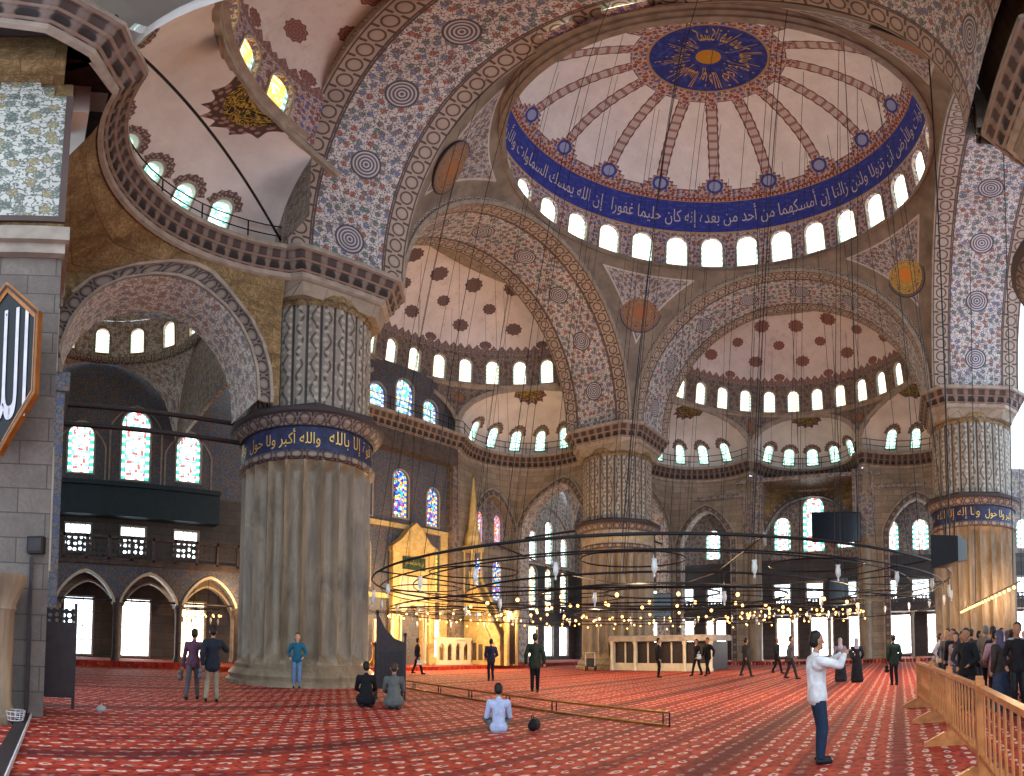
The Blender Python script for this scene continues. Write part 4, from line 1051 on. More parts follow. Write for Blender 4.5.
# ---- arcade and gallery in the left corner bay
Pa = lambda u, v, d=0: (u, 21.3 + d, v)
axs = [-22.4, -18.95, -15.5, -12.1]; ops = [dict(uc=(axs[i] + axs[i + 1]) / 2, w=2.95, v0=0, v1=3.15, rise=1.35, k='pt', depth=.45) for i in range(3)]
m = MB(); pierced(m, Pa, -24.3, -11.9, 3.0, 4.95, [dict(o, v0=3.0) for o in ops], du=.6, mr=0)
for o in ops: archivolt(m, Pa, dict(o, v0=3.1), .14, .05, 1)
m.box((-24.3, 21.1, 4.9), (-11.9, 25.2, 5.1), 2); m.box((-24.3, 21.05, 5.1), (-11.9, 21.2, 5.2), 2); m.box((-24.3, 21.05, 6.15), (-11.9, 21.25, 6.3), 2)
for i in range(11): m.box((-24.3 + i * 1.2 - .06, 21.05, 5.1), (-24.3 + i * 1.2 + .06, 21.22, 6.3), 2)
struct(m.build('arcade', [MT['tile_dark'], MT['marble_white'], MT['trimdark']]))
# second row of arches behind, lighter
m = MB(); Pb = lambda u, v, d=0: (u + .35, 22.9 + d, v)
pierced(m, Pb, -24.3, -12.2, 3.0, 4.9, [dict(o, v0=3.0, v1=3.0, rise=1.2) for o in ops], du=.6)
for o in ops: archivolt(m, Pb, dict(o, v0=3.05, v1=3.0, rise=1.2), .1, .05, 1)
struct(m.build('arcade', [MT['ashlar'], MT['marble_white']]))
m = MB(); m.quad((-24.3, 21.14, 5.2), (-11.9, 21.14, 5.2), (-11.9, 21.14, 6.15), (-24.3, 21.14, 6.15), uvs=[(0, 0), (12.4, 0), (12.4, .95), (0, .95)])
struct(m.build('parapet_lattice', MT['lattice'], smooth=False))
for x in axs:
    column(x, 21.5, .3, 3.3, .17, 'navy' if False else 'trimdark'); column(x + .35, 23.1, .3, 3.1, .15, 'trimstone')
beam('trim_7', (-24.3, 21.5, 3.2), (-12, 21.5, 3.2), .05)

# ---- pilaster on the near left carrying the roundel, with its tile panel
m = MB(); m.box((-25.6, 3.1, 0), (-23.0, 4.9, 9.0), 0); m.box((-25.6, 3.1, 9.6), (-23.0, 4.9, 14.9), 1)
m.box((-25.6, 2.9, 9.0), (-22.95, 5.0, 9.25), 2); m.box((-25.6, 2.75, 9.25), (-22.88, 5.1, 9.6), 2)
struct(m.build('pilaster', [m_ashlar('mid_ashlar', (132, 120, 112), (112, 103, 98), (74, 68, 66), veins=.3, vcol=(84, 72, 62)), MT['ashlar_gold'], MT['trimstone']], smooth=False))
m = MB()
for i, (w, z1) in enumerate(((1.9, 14.3), (1.35, 14.65), (.8, 14.9))): m.box((-24.0 - w / 2 - .05, 3.04 - .005 * i, 10.1 if i == 0 else 14.2), (-24.0 + w / 2 - .05, 3.1, z1), 0)
m.box((-25.15, 3.02, 9.95), (-22.98, 3.09, 10.1), 1); m.box((-23.12, 3.02, 10.1), (-22.98, 3.09, 14.3), 1); m.box((-25.15, 3.02, 10.1), (-25.0, 3.09, 14.3), 1)
struct(m.build('tile_panel', [MT['tile_panel'], MT['border']], smooth=False))
pp = [(-27, 1.0), (-24.8, 1.0), (-23.6, 1.3), (-22.8, 2.0), (-22.2, 3.2)]
m = MB(); m.sweep(pp, CORN, [(0, -1), (.05, -1), (.4, -.9), (.8, -.6), (.98, .21)], ms=CMS); struct(m.build('gallery_cornice', CMAT(), smooth=False))
# squat round column with arch at the far left
column(-23.95, 2.4, 0, 2.4, .36, 'shaft')

# roofs and walls high on the left, above the cornice
m = MB(); m.box((-27, 2.2, 14.85), (-23.2, 4.9, 15.9)); struct(m.build('wall_bay', MT['ashlar_gold'], smooth=False)); m = MB(); m.box((-26.4, -12, 15.9), (-24.6, 4.6, 23.0)); m.box((-27, -14, 26.9), (-14.5, 12, 27.3)); struct(m.build('wall_high', MT['plaster'], smooth=False))

m = MB(); T = TS['left']
m.grid(lambda u, v: T((v * cos(u), v * sin(u), 19.75)), lin(radians(20), radians(140), 40), [8.25, 10, 13], uvf=lambda u, v, c: (u * 8, v))
m.box((-26.4, 4.2, 15.9), (-22.2, 4.9, 20.2)); struct(m.build('ceiling_high', MT['plaster'], smooth=False))

m = MB(); m.box((-26.5, 4.0, 14.8), (-22.6, 12.0, 23.0)); m.box((-26.6, -12, 19.6), (-22.6, 4.2, 19.9)); struct(m.build('wall_high', MT['plaster'], smooth=False))

m = MB(); m.tube([(-22.1, 3.2, 17.5), (-15.3, 9.9, 16.3)], .045, 6); struct(m.build('trim_8', MT['black_metal']))
m = MB(); P_ = lambda u, v, d=0: (-23.02 - d, u, v)   # blind arch on the side face of the near pilaster
archivolt(m, P_, dict(uc=4.0, w=1.1, v0=2.6, v1=4.2, rise=.8, k='pt'), .15, .06, 0)
struct(m.build('trim_9', MT['marble_white']))
# ------------------------------------------------------------------ Arabic lettering (joined letter forms laid out right to left)
AF = {'ا': (0xFE8D, 0xFE8E), 'أ': (0xFE83, 0xFE84), 'إ': (0xFE87, 0xFE88), 'آ': (0xFE81, 0xFE82), 'د': (0xFEA9, 0xFEAA), 'ذ': (0xFEAB, 0xFEAC), 'ر': (0xFEAD, 0xFEAE), 'ز': (0xFEAF, 0xFEB0), 'و': (0xFEED, 0xFEEE), 'ة': (0xFE93, 0xFE94), 'ى': (0xFEEF, 0xFEF0), 'ء': (0xFE80, 0xFE80),
      'ب': 0xFE8F, 'ت': 0xFE95, 'ث': 0xFE99, 'ج': 0xFE9D, 'ح': 0xFEA1, 'خ': 0xFEA5, 'س': 0xFEB1, 'ش': 0xFEB5, 'ص': 0xFEB9, 'ض': 0xFEBD, 'ط': 0xFEC1, 'ظ': 0xFEC5, 'ع': 0xFEC9, 'غ': 0xFECD, 'ف': 0xFED1, 'ق': 0xFED5, 'ك': 0xFED9, 'ل': 0xFEDD, 'م': 0xFEE1, 'ن': 0xFEE5, 'ه': 0xFEE9, 'ي': 0xFEF1, 'ئ': 0xFE89}
def shape_ar(txt):
    words = []
    for w_ in txt.split(' '):
        out = []; prev = False
        for i, ch in enumerate(w_):
            f = AF.get(ch)
            if f is None: continue
            if isinstance(f, tuple): out.append(chr(f[1] if prev else f[0])); prev = False
            else:
                nxt = i + 1 < len(w_)
                k = 0 if not prev and not nxt else (1 if prev and not nxt else (2 if not prev else 3)); out.append(chr(f + k)); prev = True
        words.append(''.join(out)[::-1])
    return ' '.join(words[::-1])
def text_verts(txt, res=2):
    c = bpy.data.curves.new('lettering', 'FONT'); c.body = txt; c.resolution_u = res; c.align_x = 'CENTER'
    o = bpy.data.objects.new('lettering', c); COL.objects.link(o); bpy.context.view_layer.update()
    me = bpy.data.meshes.new_from_object(o.evaluated_get(bpy.context.evaluated_depsgraph_get()))
    V = [tuple(v.co) for v in me.vertices]; Fc = [tuple(p.vertices) for p in me.polygons]
    bpy.data.objects.remove(o); bpy.data.meshes.remove(me); bpy.data.curves.remove(c); return V, Fc
def lettering(name, txt, mapf, mat, parent=None, width=None, res=2, bold=0):
    V, Fc = text_verts(shape_ar(txt), res); xs = [v[0] for v in V]; ys = [v[1] for v in V]
    x0, x1, y0, y1 = min(xs), max(xs), min(ys), max(ys)
    m = MB()
    for v in V: m.vert(mapf((v[0] - x0) / (x1 - x0), (v[1] - y0) / (y1 - y0)))
    for f in Fc: m.face(f)
    return m.build(name, mat, parent, smooth=False)
VERSE = 'إن الله يمسك السماوات والأرض أن تزولا ولئن زالتا إن أمسكهما من أحد من بعده إنه كان حليما غفورا'
dome_o = bpy.data.objects['dome']
# blue band of the dome: the verse runs round it, letters across the band
dcum = []
def dome_at(s_):        # arc length -> t
    lo = 0
    for i in range(401):
        if arc[i] >= s_: return i / 400
    return 1
def mdome(k0, k1, off=.05):
    def f(x, y):
        a = radians(60) + (1 - (k0 + (k1 - k0) * x)) * 2 * pi      # seen from below, text runs left to right on screen
        s_ = .55 + 1.75 * y; t = np.interp(s_, arc, np.linspace(0, 1, 401)); r, z = dprof(t)
        return (DC[0] + (r - off) * cos(a), DC[1] + (r - off) * sin(a), z)
    return f
for k in range(2): lettering('band_lettering', VERSE, mdome(k * .5 + .005, k * .5 + .495), MT['silver'], dome_o)
# crown disc: gold letters in a ring
def mcrown(k):
    def f(x, y):
        a = (k + .04 + .92 * (1 - x)) * 2 * pi / 4; rr = .85 + 1.7 * y; t = np.interp(arc[-1] - rr * 1.02, arc, np.linspace(0, 1, 401)); r, z = dprof(t)
        return (DC[0] + r * cos(a), DC[1] + r * sin(a), z - .05)
    return f
for k, tx in enumerate(('الله نور السماوات', 'والأرض مثل نوره', 'كمشكاة فيها مصباح', 'المصباح في زجاجة')): lettering('crown_lettering', tx, mcrown(k), MT['gold'], dome_o)
# navy bands of the piers
for o in [o for o in COL.objects if o.name.startswith('pier') and o.type == 'EMPTY']:
    if 'trimstone' in [c.data.materials[0].name for c in CH.get(o.name, []) if c.name.startswith('inscription')]: continue
    n = 5
    for k in range(n):
        def f(x, y, k=k): a = (k + .05 + .9 * x) * 2 * pi / n + .7; return (2.745 * cos(a), 2.745 * sin(a), 8.14 + .68 * y)
        lettering('band_lettering', ('سبحان الله والحمد لله', 'ولا إله إلا الله', 'والله أكبر ولا حول', 'ولا قوة إلا بالله', 'العلي العظيم')[k], f, MT['gold'], o)

# ------------------------------------------------------------------ gallery railings on the great cornice
def railing(label, pts, nor, inset=.45, z=16.0, h=.95, group='iron railings on the high gallery'):
    p = [(a + n[0] * inset, b + n[1] * inset) for (a, b), n in zip(pts, nor)]
    # resample
    S = [0]
    for i in range(1, len(p)): S.append(S[-1] + hypot(p[i][0] - p[i - 1][0], p[i][1] - p[i - 1][1]))
    P = lambda s_: (float(np.interp(s_, S, [q[0] for q in p])), float(np.interp(s_, S, [q[1] for q in p])))
    c0 = P(S[-1] / 2); t = thing('gallery_railing', label, 'railing', (c0[0], c0[1], z), 0, group)
    n = max(2, int(S[-1] / .6)); line = [P(S[-1] * i / n) for i in range(n + 1)]
    for hh in (h, h * .5): 
        m = MB(); m.tube([(x - c0[0], y - c0[1], hh) for x, y in line], .028, 5); m.build('rail', MT['black_metal'], t)
    k = max(2, int(S[-1] / 1.7)); m = MB(); m.tube([(0, 0, 0), (0, 0, h)], .03, 5); me = None
    for i in range(k + 1):
        x, y = P(S[-1] * i / k)
        if me is None: o = m.build('post', MT['black_metal'], t); me = o
        else: o = me.copy(); COL.objects.link(o); o.parent = t
        o.location = (x - c0[0], y - c0[1], 0)
for side, lb in (('qibla', 'iron railing on the cornice below the three blue lunette windows'), ('right', 'iron railing on the cornice below the red dotted half dome'), ('left', 'iron railing on the curved cornice below the near half dome')):
    railing(lb, *RAILS[side])
for i, (x, y, w_) in enumerate(((-H, H, 'large near fluted pier'), (H, H, 'middle fluted pier far across the hall'), (H, -H, 'fluted pier at the right behind the crowd'))):
    h_ = OUT - H + .05; ch = .9
    pts = [(x - h_, y + h_ - 1), (x - h_, y - h_ + ch), (x - h_ + ch, y - h_), (x + h_ - ch, y - h_), (x + h_, y - h_ + ch)]
    if i == 2: pts = [(x - h_, y - h_ + 1), (x - h_, y + h_ - ch), (x - h_ + ch, y + h_), (x + h_ - ch, y + h_)]
    nor = []
    if i == 0: pts = pts[2:]
    for a, b in pts: l = hypot(a - x, b - y); nor.append(((a - x) / l, (b - y) / l))
    railing('iron railing round the top of the ' + w_, pts, nor, .35)

# ------------------------------------------------------------------ mihrab and minbar
t = thing('mihrab', 'gold-lit marble prayer niche with pointed pediment against the qibla wall', 'prayer niche', (.95, 22.2, .22))
m = MB(); m.box((-1.9, -.35, 0), (-1.35, .1, 7.0)); m.box((1.35, -.35, 0), (1.9, .1, 7.0)); m.box((-1.35, -.2, 5.6), (1.35, .1, 7.0)); m.box((-2.0, -.42, 7.0), (2.0, .1, 7.3))
m.box((-2.1, -.45, 0), (-1.3, .1, .5)); m.box((1.3, -.45, 0), (2.1, .1, .5)); m.box((-1.35, -.28, 5.5), (1.35, .0, 5.65)); m.box((-1.35, -.28, 3.9), (1.35, 0, 4.05))
m.build('frame', MT['marble_gold_lit'], t, smooth=False)
m = MB(); m.poly([(-2.0, -.42, 7.3), (2.0, -.42, 7.3), (1.3, -.42, 7.75), (.6, -.42, 8.5), (0, -.42, 8.95), (-.6, -.42, 8.5), (-1.3, -.42, 7.75)])
m.poly([(-2.0, .05, 7.3), (2.0, .05, 7.3), (1.3, .05, 7.75), (.6, .05, 8.5), (0, .05, 8.95), (-.6, .05, 8.5), (-1.3, .05, 7.75)])
q = [(-2.0, 7.3), (-1.3, 7.75), (-.6, 8.5), (0, 8.95), (.6, 8.5), (1.3, 7.75), (2.0, 7.3)]
for a, b in zip(q[:-1], q[1:]): m.quad((a[0], -.5, a[1]), (b[0], -.5, b[1]), (b[0], .08, b[1] + .1), (a[0], .08, a[1] + .1))
m.build('pediment', MT['marble_gold_lit'], t, smooth=False)
m = MB(); m.box((-1.0, -.3, 5.95), (1.0, -.19, 6.75)); m.build('inscription_panel', plain('dark_green_panel', (40, 62, 46), .5), t, smooth=False, label='dark green inscription panel')
lettering('panel_lettering', 'فول وجهك شطر المسجد الحرام', lambda x, y: (-.85 + 1.7 * x, -.32, 6.1 + .5 * y), MT['gold'], t)
m = MB(); Pn = lambda u, v, d=0: (u, -.15 + d, v); op = dict(uc=0, w=1.9, v0=0, v1=2.7, rise=1.1, k='pt', depth=.02); pierced(m, Pn, -1.35, 1.35, 0, 5.5, [op], du=.3)
m.build('niche_panel', MT['marble_white'], t, smooth=False)
m = MB(); m.lathe([(.95, 0), (.95, 2.6), (.8, 3.1), (.5, 3.55), (.05, 3.8)], 20, c=(0, -.13, 0), a0=0, a1=pi); m.build('niche', MT['marble_gold_lit'], t)
for x in (-1.12, 1.12):
    m = MB(); m.tube([(x, -.25, 0), (x, -.25, 3.9)], .1, 10); m.ball((x, -.25, .12), .16); m.ball((x, -.25, 3.85), .16); m.build('colonnette', MT['marble_white'], t)
for x in (-3.0, -1.6):   # tall candlesticks either side
    c = thing('candlestick', 'tall brass candlestick standing %s the gold-lit prayer niche' % ('far left of' if x < -2 else 'close left of'), 'candlestick', (x, 21.0, .22))
    m = MB(); m.lathe([(.45, 0), (.42, .1), (.2, .35), (.12, .6), (.14, .9), (.08, 1.1), (.2, 1.25), (.22, 1.35)], 18, cap=True); m.build('base', MT['brass'], c)
    m = MB(); m.lathe([(.12, 1.35), (.12, 2.6), (.1, 2.7)], 14, cap=True); m.build('candle', MT['marble_white'], c)

MX = 6.5
t = thing('minbar', 'tall gold-lit marble pulpit with steep stair and conical spire', 'pulpit', (MX, 20.4, .22))
m = MB()       # stair body: triangle along y from -2.3 (foot) to 1.7 (wall)
w2 = .5; tri = [(-2.0, 0), (1.7, 0), (1.7, 5.0), (1.0, 5.0), (-1.5, 1.0), (-2.0, .9)]
for x in (-w2, w2): m.poly([(x, y, z) for y, z in tri], uvs=tri)
for (a, b) in zip(tri, tri[1:] + tri[:1]): m.quad((-w2, *a), (w2, *a), (w2, *b), (-w2, *b))
m.build('stair_body', MT['marble_gold_lit'], t, smooth=False)
m = MB()
for x in (-w2, w2):   # sloping parapets
    for k in range(2):
        x0 = x + (-.07 if k == 0 else .07)
        m.poly([(x0, -2.0, .9), (x0, 1.1, 5.3), (x0, 1.1, 6.3), (x0, -2.0, 1.9)])
    m.quad((x - .07, -2.0, 1.9), (x + .07, -2.0, 1.9), (x + .07, 1.1, 6.3), (x - .07, 1.1, 6.3)); m.quad((x - .07, -2.0, .9), (x + .07, -2.0, .9), (x + .07, -2.0, 1.9), (x - .07, -2.0, 1.9))
m.build('parapet', MT['marble_gold_lit'], t, smooth=False)
m = MB()
for i in range(14): m.box((-w2 + .08, -1.9 + i * .21, .9 + i * .29), (w2 - .08, -1.6 + i * .21, 1.19 + i * .29))
m.build('steps', MT['marble_white'], t, smooth=False)
m = MB()
for i in range(4): m.box((-w2 - .03, -.9 + i * .62, .3), (-w2 - .0, -.5 + i * .62, 1.25 + i * .1))
m.build('side_arches', MT['trimdark'], t, smooth=False)
m = MB(); m.box((-.6, -2.75, 0), (-.38, -2.45, 3.1)); m.box((.38, -2.75, 0), (.6, -2.45, 3.1)); m.box((-.65, -2.8, 3.1), (.65, -2.4, 3.6)); m.build('gate_frame', MT['marble_gold_lit'], t, smooth=False)
m = MB(); m.box((-.38, -2.65, .1), (.38, -2.58, 3.0)); m.build('gate_curtain', MT['darkwood'], t, smooth=False, label='dark gate curtain')
for x, y in ((-.5, .9), (.5, .9), (-.5, 1.7), (.5, 1.7)):
    m = MB(); m.tube([(x, y, 5.0), (x, y, 7.8)], .07, 8); m.build('post', MT['marble_gold_lit'], t)
m = MB(); m.box((-.65, .75, 7.7), (.65, 1.85, 8.1)); m.lathe([(.62, 8.1), (.6, 8.6), (.62, 8.7), (.42, 9.3), (.05, 13.0)], 8, c=(0, 1.3, 0)); m.build('spire', MT['marble_gold_lit'], t, smooth=False)
m = MB(); m.ball((0, 1.3, 13.05), .1); m.ball((0, 1.3, 13.3), .06); m.tube([(0, 1.3, 13.3), (0, 1.3, 13.7)], .02, 5); m.build('finial', MT['brass'], t)
# low arcaded marble balustrade beside the pulpit
t = thing('marble_balustrade', 'low arcaded marble balustrade at the foot of the pulpit', 'balustrade', (3.9, 20.9, .22))
m = MB(); Pn = lambda u, v, d=0: (u, d, v)
ops = [dict(uc=-1.2 + .8 * i, w=.5, v0=.3, v1=1.1, rise=.3, k='pt', depth=.15) for i in range(4)]
pierced(m, Pn, -1.7, 1.7, 0, 1.6, ops, depth=.15, du=.4); m.box((-1.75, -.05, 1.6), (1.75, .2, 1.75)); m.box((-1.8, -.1, 0), (1.8, .22, .12)); m.build('panel', MT['marble_white'], t, smooth=False)

# ------------------------------------------------------------------ muezzin platform before the middle pier
PX0, PX1, PY0, PY1, PZ = 9.2, 13.0, 4.0, 11.3, 2.0
t = thing('muezzin_platform', 'low marble platform on columns in front of the middle pier', 'platform', (PX0, (PY0 + PY1) / 2, 0)); yc_ = (PY0 + PY1) / 2
m = MB(); m.box((-.1, PY0 - yc_ - .1, PZ - .25), (PX1 - PX0, PY1 - yc_ + .1, PZ)); m.box((-.05, PY0 - yc_ - .05, PZ), (PX1 - PX0, PY1 - yc_ + .05, PZ + .1)); m.build('deck', MT['trimstone'], t, smooth=False)
for i in range(5):
    m = MB(); y = PY0 - yc_ + .1 + i * (PY1 - PY0 - .2) / 4; m.lathe([(.16, 0), (.16, .15), (.11, .22), (.11, PZ - .5), (.18, PZ - .28), (.18, PZ - .24)], 10, c=(.08, y, 0)); m.build('column', MT['marble_white'], t)
m = MB(); m.box((.3, PY0 - yc_ + .2, 0), (.36, PY1 - yc_ - .2, PZ - .3)); m.box((.3, PY0 - yc_ + .2, 0), (PX1 - PX0, PY0 - yc_ + .26, PZ - .3)); m.build('screen', MT['darkwood'], t, smooth=False, label='dark screen under the platform')
m = MB()
for i in range(9): y = PY0 - yc_ + .3 + i * .85; m.box((.22, y - .05, .1), (.3, y + .05, PZ - .3))
m.box((.2, PY0 - yc_ + .1, .0), (.32, PY1 - yc_ - .1, .45)); m.build('railing', MT['marble_white'], t, smooth=False)

# ------------------------------------------------------------------ carved chair (kursu) near the big pier
t = thing('preacher_chair', 'dark carved wooden preaching chair with sloped side beside the great pier', 'chair', (-13.35, 5.5, 0), radians(-32))
m = MB(); m.box((-.42, -.03, .35), (.42, .03, 1.45)); m.box((-.42, -.035, 1.45), (.42, .035, 1.55)); m.box((-.42, -.035, .3), (.42, .035, .38)); m.build('side_panel', MT['darkwood'], t, smooth=False)
m = MB(); m.quad((-.36, -.04, .45), (.36, -.04, .45), (.36, -.04, 1.3), (-.36, -.04, 1.3), uvs=[(0, 0), (.9, 0), (.9, 1), (0, 1)]); m.build('fretwork', MT['lattice_wood'], t, smooth=False)
for x, h_ in ((-.42, 2.35), (.42, 1.75)):
    for y in (0, .7):
        m = MB(); m.tube([(x, y, 0), (x, y, h_ if y == 0 else 1.5)], .035, 8); m.ball((x, y, h_ if y == 0 else 1.5), .06); m.build('post', MT['darkwood'], t)
m = MB()
for y in (-.02, .02): m.poly([(-.4, y, 1.55), (.38, y, 1.55), (.1, y, 1.65), (-.18, y, 1.9), (-.4, y, 2.3)])
m.build('side_wing', MT['darkwood'], t, smooth=False)
m = MB(); m.box((-.42, 0, .95), (.42, .7, 1.02)); m.box((-.42, .68, .3), (.42, .72, 1.5)); m.build('seat', MT['darkwood'], t, smooth=False)

# ------------------------------------------------------------------ lattice partition at the left edge
t = thing('wooden_partition', 'dark wooden partition with a lattice wing standing left by the pilaster', 'partition', (-22.75, 4.55, 0), radians(-3))
m = MB(); m.box((-.45, -.03, .22), (.4, .03, 1.72)); m.build('panel', MT['darkwood'], t, smooth=False)
m = MB(); m.quad((-.45, 0, 1.72), (.4, 0, 1.72), (.4, 0, 2.0), (-.45, 0, 2.0), uvs=[(0, 0), (.85, 0), (.85, .3), (0, .3)]); m.build('lattice_strip', MT['lattice_wood'], t, smooth=False)
m = MB(); m.poly([(-.45, 0, 1.6), (-.5, -1.6, 1.6), (-.5, -1.6, 2.75), (-.45, 0, 2.1)], uvs=[(0, 0), (1.6, 0), (1.6, 1.1), (0, .5)]); m.build('lattice_wing', MT['lattice_wood'], t, smooth=False)
m = MB(); m.box((-.52, -1.6, .2), (-.46, 0, 1.6)); m.tube([(-.5, -1.6, 2.78), (-.45, 0, 2.12)], .03, 6); m.build('wing_panel', MT['darkwood'], t, smooth=False)
for x, y, h_ in ((.42, 0, 2.1), (-.47, 0, 2.12), (-.5, -1.6, 2.8)):
    m = MB(); m.box((x - .035, y - .035, 0), (x + .035, y + .035, h_)); m.build('post', MT['darkwood'], t, smooth=False)
t = thing('shoe_bag', 'small grey cloth bag lying on the carpet near the wooden partition', 'bag', (-21.75, 4.1, 0))
m = MB(); m.ball((0, 0, .07), .11, 12, 8, sq=(1, .8, .7)); m.build('bag_body', plain('grey_cloth', (150, 150, 148), .8), t)
m = MB(); m.tube([(-.04, 0, .12), (-.03, 0, .22), (.03, 0, .22), (.04, 0, .12)], .01, 5); m.build('handle', plain('dark_cloth', (40, 40, 44), .8), t)
# low wooden sill with a metal track along the left, and shoes on it
t = thing('low_sill', 'low dark wooden sill with pale metal edge along the left of the carpet', 'sill', (-23.3, 2.2, 0), radians(-2.9))
m = MB(); m.box((-.2, -4.0, 0), (.02, 3.3, .07)); m.build('board', MT['darkwood'], t, smooth=False)
m = MB(); m.box((.02, -4.0, 0), (.04, 3.3, .08)); m.build('metal_edge', MT['silver'], t, smooth=False, label='pale metal edge')
t = thing('wire_basket', 'small metal wire basket set on the dark sill at lower left', 'basket', (-23.5, 2.1, .07))
m = MB()
for r_, z in ((.14, .02), (.16, .09), (.17, .16)): m.tube([(r_ * cos(a), r_ * sin(a), z) for a in lin(0, 2 * pi, 16)[:-1]], .008, 5, closed=True)
for a in lin(0, 2 * pi, 12)[:-1]: m.tube([(.14 * cos(a), .14 * sin(a), .02), (.17 * cos(a), .17 * sin(a), .16)], .006, 4)
m.build('wire_frame', MT['silver'], t); m = MB(); m.lathe([(.01, .012), (.14, .014)], 16); m.build('base', MT['black_metal'], t)

# ------------------------------------------------------------------ framed calligraphy board on the near-left pilaster
t = thing('calligraphy_board', 'large hexagonal black calligraphy board in gilt wooden frame, upper left', 'board', (-23.98, 2.35, 6.15), radians(-30))
hexp = [(0, 1.72), (.72, .9), (.72, -.72), (0, -1.72), (-.72, -.72), (-.72, .9)]
def ringpoly(k): return [(x * k, y * (1 - (1 - k) * .8)) for x, y in hexp]
m = MB(); m.poly([(x, .02, z) for x, z in ringpoly(.86)]); m.build('black_field', plain('black_lacquer', (14, 15, 17), .45, 0, .2, 2, .3), t, smooth=False, label='black lacquered field')
A_, B_ = ringpoly(1.0), ringpoly(.84); m = MB()
for i in range(6):
    j = (i + 1) % 6; a, b, c, d = A_[i], A_[j], B_[j], B_[i]
    m.quad((a[0], -.05, a[1]), (b[0], -.05, b[1]), (c[0], .0, c[1]), (d[0], .0, d[1])); m.quad((a[0], -.05, a[1]), (b[0], -.05, b[1]), (b[0], .1, b[1]), (a[0], .1, a[1]))
m.build('frame', plain('orange_gilt_frame', (150, 92, 40), .35, .3, .25, 5), t, smooth=False, label='orange gilt frame')
A_, B_ = ringpoly(.95), ringpoly(.91); m = MB()
for i in range(6):
    j = (i + 1) % 6; a, b, c, d = A_[i], A_[j], B_[j], B_[i]; m.quad((a[0], -.062, a[1]), (b[0], -.062, b[1]), (c[0], -.05, c[1]), (d[0], -.05, d[1]))
m.build('frame_line', MT['darkwood'], t, smooth=False)
lettering('board_lettering', 'الله', lambda x, y: (-.5 + x, .0, -1.1 + 2.2 * y), MT['silver'], t, res=4)
for z in (1.0, -.8): m = MB(); m.tube([(0, .0, z), (.05, .45, z)], .03, 6); m.build('bracket', MT['black_metal'], t)
t = thing('floodlight', 'small black floodlight on the wall below the hexagonal board', 'lamp', (-23.25, 3.0, 3.0), radians(-20))
m = MB(); m.box((-.16, -.1, -.14), (.16, .08, .16)); m.build('housing', MT['black_metal'], t, smooth=False); m = MB(); m.tube([(0, .05, 0), (0, .2, -.05)], .025, 6); m.build('bracket', MT['black_metal'], t)
m = MB(); m.quad((-.13, -.11, -.1), (.13, -.11, -.1), (.13, -.11, .12), (-.13, -.11, .12)); m.build('glass', MT['darkwood'], t, smooth=False)

# ------------------------------------------------------------------ screens and loudspeakers
def tv(label, loc, rz, w, h, tilt=0.0):
    t = thing('television_screen', label, 'screen', loc, rz); t.rotation_euler = (tilt, 0, rz)
    m = MB(); m.box((-w / 2, -.06, -h / 2), (w / 2, .06, h / 2)); m.build('casing', MT['black_metal'], t, smooth=False)
    m = MB(); m.quad((-w / 2 + .06, -.07, -h / 2 + .06), (w / 2 - .06, -.07, -h / 2 + .06), (w / 2 - .06, -.07, h / 2 - .06), (-w / 2 + .06, -.07, h / 2 - .06)); m.build('display', plain('dark_blue_display', (10, 28, 44), .12, 0, .1, 1, .6), t, smooth=False, label='dark blue display')
    m = MB(); m.tube([(0, .05, 0), (0, .6, .2)], .06, 8); m.build('wall_bracket', MT['black_metal'], t); return t
tv('large dark screen tilted on a bracket high on the right gallery column', (20.9, -2.6, 10.0), radians(-90 + 12), 4.0, 2.3, radians(-4))
tv('smaller dark screen low on the column beneath the big screen', (21.6, -2.6, 5.2), radians(-90), 1.7, 2.2)
tv('dark blue screen mounted beside the middle pier', (18.0, 12.0, 4.5), radians(-62), 2.6, 1.8)
t = thing('loudspeaker', 'big black loudspeaker hung high before the fluted pier at the right', 'loudspeaker', (-9.2, -8.9, 3.55), radians(155)); t.scale = (1.7, 1.7, 1.7)
m = MB(); P8 = [(-.28, -.2, -.2), (.28, -.2, -.26), (.22, .2, -.18), (-.2, .2, -.12), (-.28, -.2, .2), (.28, -.2, .2), (.22, .2, .16), (-.2, .2, .16)]
for f in ((0, 1, 2, 3), (4, 5, 6, 7), (0, 1, 5, 4), (1, 2, 6, 5), (2, 3, 7, 6), (3, 0, 4, 7)): m.quad(*[P8[i] for i in f])
m.build('cabinet', MT['black_metal'], t, smooth=False)
m = MB(); m.quad((-.25, -.215, -.17), (.25, -.215, -.22), (.25, -.215, .17), (-.25, -.215, .17)); m.build('grille', plain('grey_speaker_mesh', (52, 54, 58), .7, 0, .3, 60), t, smooth=False)
for q in ([(-.2, 0, .16), (-.24, 0, .5)], [(.2, 0, .16), (.12, 0, .55)], [(0, 0, .16), (.05, 0, 13.0)]): m = MB(); m.tube(q, .012, 6); m.build('hanger', MT['black_metal'], t)

